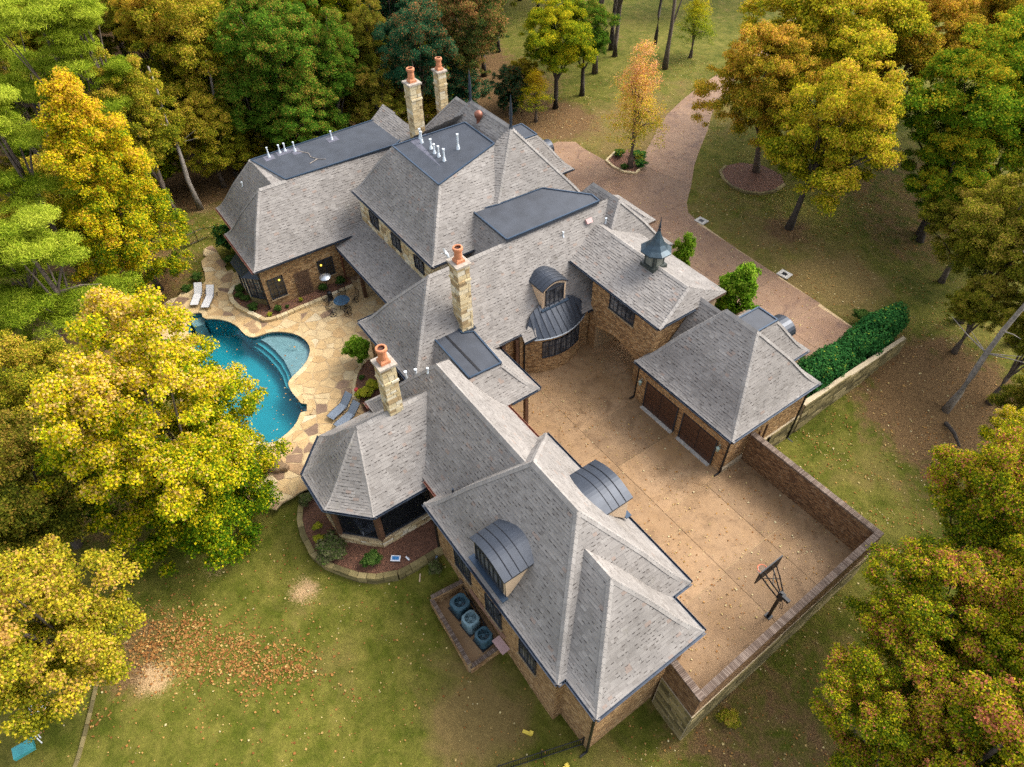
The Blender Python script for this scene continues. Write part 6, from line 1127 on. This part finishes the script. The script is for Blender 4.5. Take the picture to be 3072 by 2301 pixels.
TREES = [
 ('maple_tree', 'maple', 'gold', -29.4, -1.9, 6.8, 6.2, 8.8, 'huge golden maple overhanging the swimming pool', None),
 ('maple_tree', 'broad', 'goldlow', -22.6, -10.6, 5.0, 4.8, 5.6, 'yellow tree in the lower left corner beside the leaf pile', None),
 ('oak_tree', 'broad', 'olive', -32.4, -9.4, 4.6, 5.0, 5.4, 'dull olive tree at the left edge below the golden maple', None),
 ('maple_tree', 'cone', 'amber', -52.8, 1.6, 9.0, 5.6, 8.4, 'tall pointed amber yellow tree left of the house', None),
 ('pine_tree', 'pine', 'pine', -64.5, 2.6, 14.5, 4.8, 5.5, 'pine with bright green tufts, uppermost at the left', None),
 ('pine_tree', 'pine', 'pine', -54.6, -2.9, 13.0, 3.9, 4.5, 'tall pine with leaning trunk at the left edge', None),
 ('pine_tree', 'pine', 'pine', -46.8, -4.4, 8.5, 4.4, 4.4, 'low spreading pine just above the golden maple', None),
 ('pine_tree', 'pine', 'pine', -63.8, 5.3, 15.0, 3.2, 4.0, 'narrow pine between the amber tree and the olive oak', None),
 ('oak_tree', 'broad', 'goldolive', -71.1, 14.0, 10.0, 5.9, 7.4, 'large gold and olive oak left of the green trees', None),
 ('oak_tree', 'broad', 'orange', -73.2, 11.3, 13.0, 3.4, 4.0, 'orange tinted tree top at the upper left', None),
 ('maple_tree', 'broad', 'goldolive', -65.5, 11.5, 5.0, 3.9, 4.6, 'small yellow tree behind the bare leaning trunk', None),
 ('oak_tree', 'broad', 'green', -64.7, 19.8, 11.0, 5.0, 6.0, 'broad green tree directly above the west flat roof', None),
 ('oak_tree', 'broad', 'green', -62.3, 19.9, 6.0, 4.6, 4.8, 'lower green tree nearest the west flat roof', None),
 ('oak_tree', 'broad', 'green', -66.1, 16.3, 7.0, 3.7, 4.5, 'green tree at the left end of the green row', None),
 ('oak_tree', 'broad', 'green', -63.6, 23.9, 9.0, 3.7, 5.4, 'green tree at the right end of the green row', None),
 ('oak_tree', 'broad', 'olive', -65.8, 29.0, 9.0, 3.0, 5.0, 'brownish olive tree left of the far chimneys', None),
 ('magnolia_tree', 'broad', 'darkgreen', -59.6, 31.0, 9.5, 4.1, 5.5, 'dark blue green tree behind the far chimneys', None),
 ('oak_tree', 'broad', 'rust', -60.0, 37.2, 11.0, 4.4, 5.6, 'green tree with rusty leaves right of the far chimneys', None),
 ('magnolia_tree', 'broad', 'darkgreen', -60.6, 35.8, 5.0, 3.6, 4.0, 'low dark green tree at the wood edge behind the finials', None),
 ('oak_tree', 'broad', 'yellowgreen', -59.2, 48.0, 7.6, 4.6, 4.8, 'yellow green tree with visible dark trunk behind the entry bay', None),
 ('oak_tree', 'broad', 'green', -59.8, 52.4, 7.2, 3.4, 4.4, 'green tree with a thick trunk right of the yellow green one', None),
 ('sapling', 'sparse', 'amber', -57.9, 44.2, 3.6, 2.3, 2.2, 'small amber sapling on the brown leaf ground', None),
 ('sapling', 'sparse', 'pinkorange', -44.1, 45.6, 6.6, 3.6, 5.2, 'slender pink and orange young tree in the bed by the drive', None),
 ('oak_tree', 'sparse', 'yellowgreen', -66.0, 63.0, 11.0, 3.0, 3.6, 'thin yellow green tree at the top edge, left of the drive', None),
 ('oak_tree', 'sparse', 'yellowgreen', -59.3, 65.3, 13.5, 2.6, 3.2, 'tall slim tree with bare trunk near the far drive', None),
 ('oak_tree', 'sparse', 'yellowgreen', -60.0, 70.5, 4.5, 3.1, 3.1, 'small round yellow green tree near the far drive', None),
 ('oak_tree', 'broad', 'orange', -36.3, 52.6, 8.8, 5.4, 6.8, 'orange brown oak in the mulch ring beside the drive', None),
 ('oak_tree', 'broad', 'oak', -27.8, 51.6, 8.2, 6.2, 7.2, 'big golden oak with dark trunk on the lawn', None),
 ('oak_tree', 'broad', 'oak', -36.0, 60.0, 11.8, 7.6, 7.6, 'largest golden oak, behind the mulch ring', None),
 ('oak_tree', 'broad', 'orange', -31.5, 67.5, 11.0, 5.6, 6.2, 'orange topped oak at the upper right', None),
 ('oak_tree', 'broad', 'green2', -21.8, 60.4, 10.3, 6.2, 6.2, 'green and gold oak at the right with a bare leaning trunk', None),
 ('oak_tree', 'broad', 'green2', -19.6, 56.2, 6.6, 4.2, 4.2, 'lower green oak at the right above the dark trunk', None),
 ('oak_tree', 'broad', 'green2', -21.0, 70.5, 11.5, 5.6, 6.2, 'green oak in the upper right corner', None),
 ('oak_tree', 'broad', 'olive2', -12.2, 51.0, 7.6, 4.2, 5.2, 'olive yellow tree at the right edge above the bare trunk', None),
 ('oak_tree', 'broad', 'olive2', -6.6, 46.4, 5.0, 2.4, 2.8, 'small olive tree at the right edge behind the bare trunk', None),
 ('oak_tree', 'broad', 'olive2', -10.6, 47.6, 4.2, 2.4, 2.6, 'low olive tree beside the brown leaf ground', None),
 ('maple_tree', 'broad', 'redgold', -.9, 29.2, 7.5, 3.8, 4.6, 'yellow tree outside the far courtyard wall corner', None),
 ('maple_tree', 'broad', 'redgold', .5, 23.4, 4.6, 3.8, 4.6, 'yellow and red tree outside the middle of the courtyard wall', None),
 ('maple_tree', 'maple', 'redgold', 3.2, 25.2, 6.0, 4.2, 5.2, 'red flecked tree at the right edge below the wall corner', None),
 ('maple_tree', 'broad', 'redgold', 1.6, 18.6, 3.4, 3.2, 4.0, 'low yellow green tree near the lower end of the courtyard wall', None),
 ('maple_tree', 'broad', 'redgold', 4.6, 19.6, 5.0, 4.0, 4.6, 'green and red tree in the lower right corner', None),
 ('oak_tree', 'broad', 'orange', -31.0, 76.0, 11.0, 3.4, 4.2, 'pinkish orange tree at the top right', None),
 ('maple_tree', 'broad', 'goldolive', -58.5, -1.5, 5.5, 4.4, 5.2, 'olive gold tree between the pines and the amber tree', None),
 ('pine_tree', 'pine', 'pine', -70.5, -1.0, 13.0, 4.6, 5.6, 'pine at the top left corner', None),
 ('pine_tree', 'pine', 'pine', -50.5, -6.2, 6.0, 4.2, 4.6, 'low pine at the left edge under the tall pine', None),
 ('oak_tree', 'broad', 'goldolive', -62.5, 6.0, 9.0, 4.2, 5.6, 'gold olive tree right behind the amber tree', None),
 ('oak_tree', 'broad', 'olive', -61.0, 27.0, 5.0, 3.8, 4.4, 'low brownish tree in the gap left of the far chimneys', None),
 ('oak_tree', 'broad', 'olive2', -8.6, 52.4, 9.0, 4.6, 5.6, 'tall olive tree at the right edge, upper', None),
 ('maple_tree', 'broad', 'goldolive', -40.5, -7.5, 4.5, 4.0, 4.6, 'olive gold tree at the left edge behind the golden maple', None),
 ('oak_tree', 'broad', 'olive2', -15.8, 54.5, 5.0, 3.8, 4.4, 'lower olive tree beneath the green oak at the right', None),
 ('oak_tree', 'broad', 'olive', -5.6, 49.5, 6.0, 4.4, 5.0, 'brownish tree at the right edge behind the bare trunk', None),
 ('oak_tree', 'broad', 'olive', -3.2, 41.6, 4.0, 3.0, 3.6, 'low brownish tree at the right edge below the bare trunk', None),
 ('oak_tree', 'broad', 'green2', -15.2, 63.0, 9.5, 5.4, 6.0, 'tall green and yellow oak at the right edge, upper', None),
 ('oak_tree', 'broad', 'oak', -40.5, 68.0, 11.0, 5.0, 6.2, 'golden oak beyond the drive bend at the top', None),
 ('oak_tree', 'broad', 'orange', -27.0, 76.0, 12.0, 5.2, 6.4, 'orange gold oak at the top right edge', None),
 ('oak_tree', 'sparse', 'yellowgreen', -63.5, 57.5, 12.0, 3.4, 4.2, 'airy yellow green tree above the pink orange young tree', None),
 ('oak_tree', 'sparse', 'goldolive', -70.0, 66.0, 11.0, 3.6, 4.4, 'airy olive tree at the top edge left of the drive', None),
 ('maple_tree', 'broad', 'gold', -2.0, 35.2, 6.0, 2.6, 3.4, 'small bright yellow tree at the right edge, upper', None),
]
leans = {'oak_tree beside': (0, 0)}
for k, (n_, ty, mt, u, v, zc, r, rz, lb, gp) in enumerate(TREES):
    ln = (0, 0); bk_ = 'bark'
    if 'mulch ring beside' in lb: ln = (.2, 2.6)
    if 'yellow green tree with visible' in lb or 'thick trunk' in lb: bk_ = 'bark_dark'
    if 'dark trunk on the lawn' in lb: ln = (-.1, -1.6); bk_ = 'bark_dark'
    if 'largest golden' in lb: bk_ = 'bark_dark'
    if 'leaning trunk' in lb and n_ == 'oak_tree': ln = (1.2, -1.4); bk_ = 'bark_dark'
    if 'lower left corner beside' in lb: ln = (-1.6, .9)
    if 'lower green oak' in lb: ln = (-.5, 2.0); bk_ = 'bark_dark'
    tree(n_, ty, mt, u, v, zc, r, rz, lb, 'tree', gp, bk_, lean=ln)
# woods that close the top of the picture: look-alikes share a label
fill = []
for gu in np.arange(-128, -62, 6.2):
    for gv in np.arange(-8, 76, 6.2):
        u, v = gu + random.uniform(-2, 2), gv + random.uniform(-2, 2)
        if v > 58 and u > -84: continue
        if u > -72 + .0 * v and v < 46: continue
        if u > -68 and v >= 46: continue
        if u + 1.15 * v > -12 and v > 44 and u > -76: continue
        dx = Vector((u, v, 11 - 35.0)); cx_, cy_, cz_ = dx.dot(Vector(RX)), dx.dot(Vector(DN)), dx.dot(Vector(FW))
        if cz_ < 1 or abs(cx_ / cz_ * 2036) > 1536 + 330 or cy_ / cz_ * 2036 < -1150 - 330: continue
        fill.append((u, v))
kinds = [('green', 'green woodland tree far behind the house'), ('olive', 'brownish olive woodland tree far behind the house'), ('goldolive', 'gold and olive woodland tree far behind the house'), ('yellowgreen', 'yellow green woodland tree far behind the house'), ('darkgreen', 'dark green woodland tree far behind the house'), ('orange', 'orange woodland tree far behind the house')]
for u, v in fill:
    mt, lb = random.choices(kinds, (4, 3, 3, 3, 1.5, 1.5) if v > 10 else (2, 3, 3, 2, 0, 2))[0]
    tree('woodland_tree', 'broad', mt, u, v, random.uniform(8, 13), random.uniform(3.4, 4.6), random.uniform(4.2, 6), lb, 'tree', lb.replace('tree', 'trees'), random.choice(('bark', 'bark_dark')))
for u, v, mt in ((-33, 84, 'goldolive'), (-40, 80, 'yellowgreen'), (-26, 80, 'olive2'), (-46, 90, 'goldolive'), (-18, 76, 'green2'), (-72, 84, 'yellowgreen'), (-78, 74, 'green'), (-74, 96, 'goldolive'), (-66, 100, 'yellowgreen')):
    tree('woodland_tree', 'broad', mt, u, v, random.uniform(8, 11), 4.2, 5.2, 'autumn tree on the far side of the drive near the top edge', 'tree', 'trees beyond the far drive', 'bark_dark')
# low growth under the woodland edge
for k in range(46):
    u = random.uniform(-84, -60.5); v = random.uniform(-6, 46)
    if u > -64 and v > 22 and v < 30: continue
    mt = random.choices(('green', 'olive', 'goldolive', 'yellowgreen', 'darkgreen'), (3, 3, 3, 2, 1))[0]
    tree('understory_tree', 'broad', mt, u, v, random.uniform(2.2, 4.0), random.uniform(2.0, 3.2), random.uniform(2.0, 3.2), 'low bushy young tree in the shade of the woods behind the house', 'tree', 'low young trees in the woods', 'bark_dark')
# bare trunks
def snag(u, v, H_, r, lean, label, mat, twigs):
    z0 = gz(u, v); t = empty('bare_tree', label, 'tree', (u, v, z0 - .1)); pts_ = [(lean[0] * k / 8 + .1 * math.sin(k * 1.3), lean[1] * k / 8 + .1 * math.cos(k * 1.7), H_ * k / 8) for k in range(9)]
    o = MB().tube(pts_, [r * (1.3 if k == 0 else 1 - .09 * k) for k in range(9)], 9).build('trunk', mat, t, True)
    for j in range(twigs):
        k = random.choice((3, 4, 5, 6, 7)); a = Vector(pts_[k]); an = random.uniform(0, 6.28); L_ = random.uniform(1.2, 3.0); d_ = Vector((math.cos(an), math.sin(an), random.uniform(.1, .7)))
        MB().tube([a, a + d_ * L_ * .5 + Vector((0, 0, .1)), a + d_ * L_ + Vector((random.uniform(-.4, .4), random.uniform(-.4, .4), .2))], [r * .22, r * .13, r * .05], 5).build('branch', mat, o)
snag(-7.95, 42.6, 15, .24, (.3, .6), 'tall pale bare trunk leaning across the right edge', 'bark_pale', 12)
snag(-62.8, 8.2, 13, .26, (-.5, .4), 'dead grey trunk with broken top behind the west wing', 'bark_pale', 6)
snag(-67.0, 13.2, 11, .3, (-.4, .8), 'thick grey trunk at the wood edge left of the green trees', 'bark_pale', 5)
for u, v, r in ((-68.0, 64.0, .3), (-69.0, 61.0, .34), (-66, 70, .22)): snag(u, v, 15, r, (.2, .2), 'straight dark trunk standing behind the pink orange young tree', 'bark_dark', 6)
for o in [o for o in COL.objects if o.get('label', '').startswith('straight dark trunk')]: o['group'] = 'dark trunks beyond the drive'
# shrubs and hedge
SH = {'ball': crown_mesh(1, 1, 90, 110, .06, 31, (.2, .3), lobes=14, tw=(.4, .2, .3))[0], 'loose': crown_mesh(1, 1, 60, 80, .075, 33, (.2, .34), lobes=9, tw=(.4, .3, .3))[0], 'cone': crown_mesh(1, 1.3, 110, 110, .05, 35, (.16, .26), 'egg', lobes=16, tw=(.4, .3, .3))[0]}
def shrub(name, u, v, z, r, h, mat, label, typ='loose', cat='shrub', group=None, stem=False):
    t = empty(name, label, cat, (u, v, z), random.uniform(0, 6), group); o = bpy.data.objects.new('foliage', SH[typ]); COL.objects.link(o); o.parent = t; zz = h / 2 if not stem else h - r * .9; o.location = (0, 0, zz); o.scale = (r, r, (h / 2) if not stem else r)
    if not SH[typ].materials: SH[typ].materials.append(MATS[mat])
    o.material_slots[0].link = 'OBJECT'; o.material_slots[0].material = MATS[mat]
    for k in range(3): a = k * 2.1; MB().tube([(0, 0, -.05), (.08 * math.cos(a), .08 * math.sin(a), zz * .5), (.3 * r * math.cos(a), .3 * r * math.sin(a), zz)], [.035, .03, .02], 5).build('stem', 'bark_dark', t)
shrub('topiary_tree', -35.0, 11.1, .05, 1.0, 2.3, 'bright_shrub', 'round glossy green small tree beside the grey roof corner', 'ball', 'small tree', None, True)
bpy.data.objects[-1] if False else None
for u, v, z, r, h, mt, lb in (
 (-44.1, 8.5, .1, .33, .55, 'shrub_leaf', 'clipped green ball at the brick corner by the first window'), (-44.4, 12.45, .1, .36, .6, 'shrub_leaf', 'clipped green ball behind the patio heater'), (-44.35, 13.95, .1, .4, .65, 'shrub_leaf', 'largest clipped green ball near the gallery post'),
 (-43.95, 7.7, .1, .22, .35, 'yellow_shrub', 'small yellow green plant at the bend of the bed'), (-44.1, 9.2, .1, .16, .25, 'shrub_leaf', 'tiny green plant beside the clipped ball'), (-44.15, 10.4, .1, .2, .4, 'yellow_shrub', 'small yellow green plant below the trellis'),
 (-46.9, 6.85, .1, .42, .5, 'shrub_leaf', 'low dark shrub in the middle of the bay window bed'), (-45.5, 7.0, .1, .5, .55, 'shrub_leaf', 'dark shrub at the right foot of the bay window'), (-48.3, 6.9, .1, .45, .6, 'shrub_leaf', 'dark shrub at the left foot of the bay window'), (-47.6, 6.6, .1, .38, .5, 'shrub_leaf', 'dark shrub near the curve of the bay window bed'),
 (-32.2, 10.6, .06, .55, .8, 'yellow_shrub', 'yellow green shrub nearest the nearest chimney'), (-31.9, 9.75, .06, .62, .8, 'yellow_shrub', 'yellow green shrub beside the red flowers'), (-33.6, 10.4, .06, .25, .3, 'shrub_leaf', 'small green plant in the pool bed'), (-30.9, 9.6, .06, .4, .6, 'shrub_leaf', 'green shrub at the head of the grey loungers'),
 (-22.6, 2.75, -.62, 1.05, .95, 'brown_shrub', 'large brownish green mounded shrub below the screened porch'), (-20.6, 4.35, -.62, .62, .9, 'shrub_leaf', 'dark green shrub with white flowers by the plastic tray'), (-24.6, 2.75, -.62, .32, .45, 'yellow_shrub', 'small yellow green plant in the porch bed'), (-26.7, 3.0, -.5, .55, .5, 'brown_shrub', 'low brownish shrub at the patio end of the porch bed'), (-23.6, 2.5, -.62, .4, .7, 'yellow_shrub', 'yellowish shrub left of the mounded shrub'),
 (-54.4, 8.2, 0, 1.15, 2.7, 'hedge_leaf', 'dark evergreen bush at the corner of the west wing'), (-52.6, 7.7, 0, .6, .8, 'shrub_leaf', 'low green shrub beside the west wing wall'), (-51.2, 3.4, -.1, .45, .6, 'shrub_leaf', 'low dark shrub behind the pale loungers'), (-52.2, 4.6, -.1, .5, .7, 'shrub_leaf', 'dark shrub at the patio edge above the loungers'),
 (-46.4, 46.3, .1, .7, .7, 'hedge_leaf', 'dark shrub at the left of the young tree bed'), (-43.6, 46.6, .1, .7, .7, 'hedge_leaf', 'dark shrub at the right of the young tree bed'), (-45.0, 47.6, .1, .9, .7, 'hedge_leaf', 'dark shrub behind the young tree'), (-44.3, 45.0, .1, .45, .45, 'shrub_leaf', 'small shrub in front of the young tree'),
 (-16.4, 44.2, -.1, .85, 1.2, 'shrub_leaf', 'small loose shrub where the hedge meets the drive'), (-18.4, 7.2, -1.3, .5, .7, 'brown_shrub', 'grey twiggy shrub in front of the brick enclosure'), (-3.0, 15.5, -3.2, .6, .8, 'olive2', 'small yellow shrub below the courtyard wall')):
    shrub('shrub', u, v, z, r, h, mt, lb, 'ball' if 'clipped' in lb else 'loose')
o = MB().lathe([(0, .12), (.14, .1), (.18, 0), (0, -.05)], 8).build('flower_cluster', 'red_flower'); o.location = (-32.55, 9.5, .4); tag(o, 'small red flower cluster beside the yellow green shrub', 'flowers')
shrub('small_tree', -22.9, 36.9, 0, 1.95, 4.6, 'bright_shrub', 'bright green rounded small tree behind the garage', 'cone', 'small tree'); shrub('small_tree', -28.4, 36.4, 0, 1.05, 4.2, 'bright_shrub', 'bright green slim tree half behind the cupola', 'cone', 'small tree')
hd = empty('hedge', 'dark green clipped hedge behind the garage on the stone wall', 'hedge', (-14.5, 38, 0))
g_ = np.random.default_rng(77); C = []; N = []; T = []
for k in range(150):
    f_ = k / 149; v = 32.6 + 12.4 * f_; w = 1.1 + .25 * math.sin(v * 1.1); h = 2.3 + .35 * math.sin(v * .9 + 1) + .5 * f_; zb_ = 0.2
    for _ in range(2):
        a = g_.uniform(0, math.pi); cx_ = math.cos(a) * w * .75; cz_ = math.sin(a) * h * .8; m_ = 170; d = g_.normal(size=(m_, 3)); d /= np.linalg.norm(d, axis=1, keepdims=True); q = d * g_.uniform(.3, 1, m_)[:, None] ** .5 * .55; ct = g_.normal()
        C.append(np.array([cx_, v - 38 + g_.uniform(-.1, .1), zb_ + cz_]) + q); nn = d + np.array([0, 0, .6]) + g_.normal(0, .4, (m_, 3)); N.append(nn / np.linalg.norm(nn, axis=1, keepdims=True)); T.append(np.clip(.45 + .12 * ct + g_.normal(0, .2, m_), 0, 1))
C, N, T = map(np.concatenate, (C, N, T)); link('foliage', bulk(leaf_quads(C, N, .085, .7), 4, T), hd, ['hedge_leaf']); MB().tube([(0, -5, .1), (0, 6.5, .1)], .5, 6).build('stems', 'bark_dark', hd)
# ------------------------------------------------------------------ fallen leaves
def scatter(n, region, dens=None):
    P = np.stack([rng.uniform(region[0], region[1], n), rng.uniform(region[2], region[3], n)], 1)
    return P
def leaves(name, P, z, size, label, tlo=0, thi=1, parent=None):
    n = len(P); C = np.stack([P[:, 0], P[:, 1], z + .03 + rng.uniform(0, .03, n)], 1); N = np.array([0, 0, 1.0]) + rng.normal(0, .28, (n, 3)); N /= np.linalg.norm(N, axis=1, keepdims=True)
    o = link(name, bulk(leaf_quads(C, N, size * rng.uniform(.55, 1.45, n), .75, .2), 4, rng.uniform(tlo, thi, n)), parent, ['fallen']); tag(o, label, None, None, 'stuff'); return o
HOUSEBOX = [(-55, 8), (-44.5, 7.5), (-44.5, 15), (-34, 14), (-28, 9), (-27, 3), (-23, 2), (-19, 5), (-19, 8), (-6, 8), (-6, 13), (-4, 13), (-4, 27.5), (-13, 27.5), (-13, 45), (-16, 43.5), (-33, 43.8), (-45, 44), (-52, 42), (-55, 36)]
P = np.concatenate([scatter(6500, (-64, 4, -16, 9)), scatter(24000, (-62, 0, 27, 72)), scatter(4500, (-13, 10, 8, 34)), scatter(4000, (-66, -52, -4, 26))])
m_ = (rng.random(len(P)) < .25 + .75 * (np.sin(P[:, 0] * .9 + 2 * np.sin(P[:, 1] * .5)) * np.sin(P[:, 1] * .8 + 1.5 * np.sin(P[:, 0] * .6)) > -.1)) & ~inpoly(P[:, 0], P[:, 1], HOUSEBOX) & ~inpoly(P[:, 0], P[:, 1], PATIO) & ~inpoly(P[:, 0], P[:, 1], DRIVE); P = P[m_]
leaves('fallen_leaves', P, ground_z(P[:, 0], P[:, 1]), .055, 'pale fallen leaves scattered over the lawn', .2, .95)
P = scatter(30000, (-26.5, -14, -11.5, 1)); d_ = np.where(inpoly(P[:, 0], P[:, 1], LEAF_PILE), 0, polydist(P[:, 0], P[:, 1], LEAF_PILE))
tr1 = polydist(P[:, 0], P[:, 1], [(-18.6, -2.2), (-16.8, -.6), (-15.4, .2)], False); tr2 = polydist(P[:, 0], P[:, 1], [(-24, -8.5), (-23, -10.2), (-21.5, -11)], False)
wob = .5 + .5 * np.sin(P[:, 0] * 3.1 + 1.7 * np.sin(P[:, 1] * 2.3)) * np.sin(P[:, 1] * 2.7 + 1.3 * np.sin(P[:, 0] * 1.9))
pr_ = np.exp(-d_ / .45) * (.28 + .72 * wob) + .16 * np.exp(-tr1 / .5) * wob + .22 * np.exp(-tr2 / .6) * wob + .006; P = P[rng.random(len(P)) < pr_]
leaves('leaf_drift', P, ground_z(P[:, 0], P[:, 1]), .064, 'rusty brown drift of fallen leaves on the lower lawn', .15, .75)
P = np.concatenate([scatter(1500, (-26, -5, 14, 27)), scatter(2600, (-53, -16, 36, 62))]); m_ = (inpoly(P[:, 0], P[:, 1], DRIVE) | inpoly(P[:, 0], P[:, 1], COURT)) & ~inpoly(P[:, 0], P[:, 1], [(-30, 8), (-6, 8), (-6, 15), (-16, 16), (-30, 18)]); P = P[m_]
leaves('drive_leaves', P, np.full(len(P), .0), .05, 'few pale leaves scattered on the concrete', .3, 1)
P = scatter(900, (-48, -31.5, 1, 9)); P = P[inpoly(P[:, 0], P[:, 1], [p for p in POOL])]; k_ = rng.random(len(P)) < np.where(P[:, 0] > -38, .26, .05); P = P[k_]
leaves('pool_leaves', P, np.full(len(P), -.14), .07, 'yellow leaves floating on the pool', .4, 1)
P = scatter(2500, (-50, -28, 5, 15)); m_ = inpoly(P[:, 0], P[:, 1], BED_HOUSE) | inpoly(P[:, 0], P[:, 1], BED_POOL); P = P[m_]; leaves('bed_leaves', P, np.full(len(P), .09), .05, 'dry leaves on the mulch beds', 0, .7)
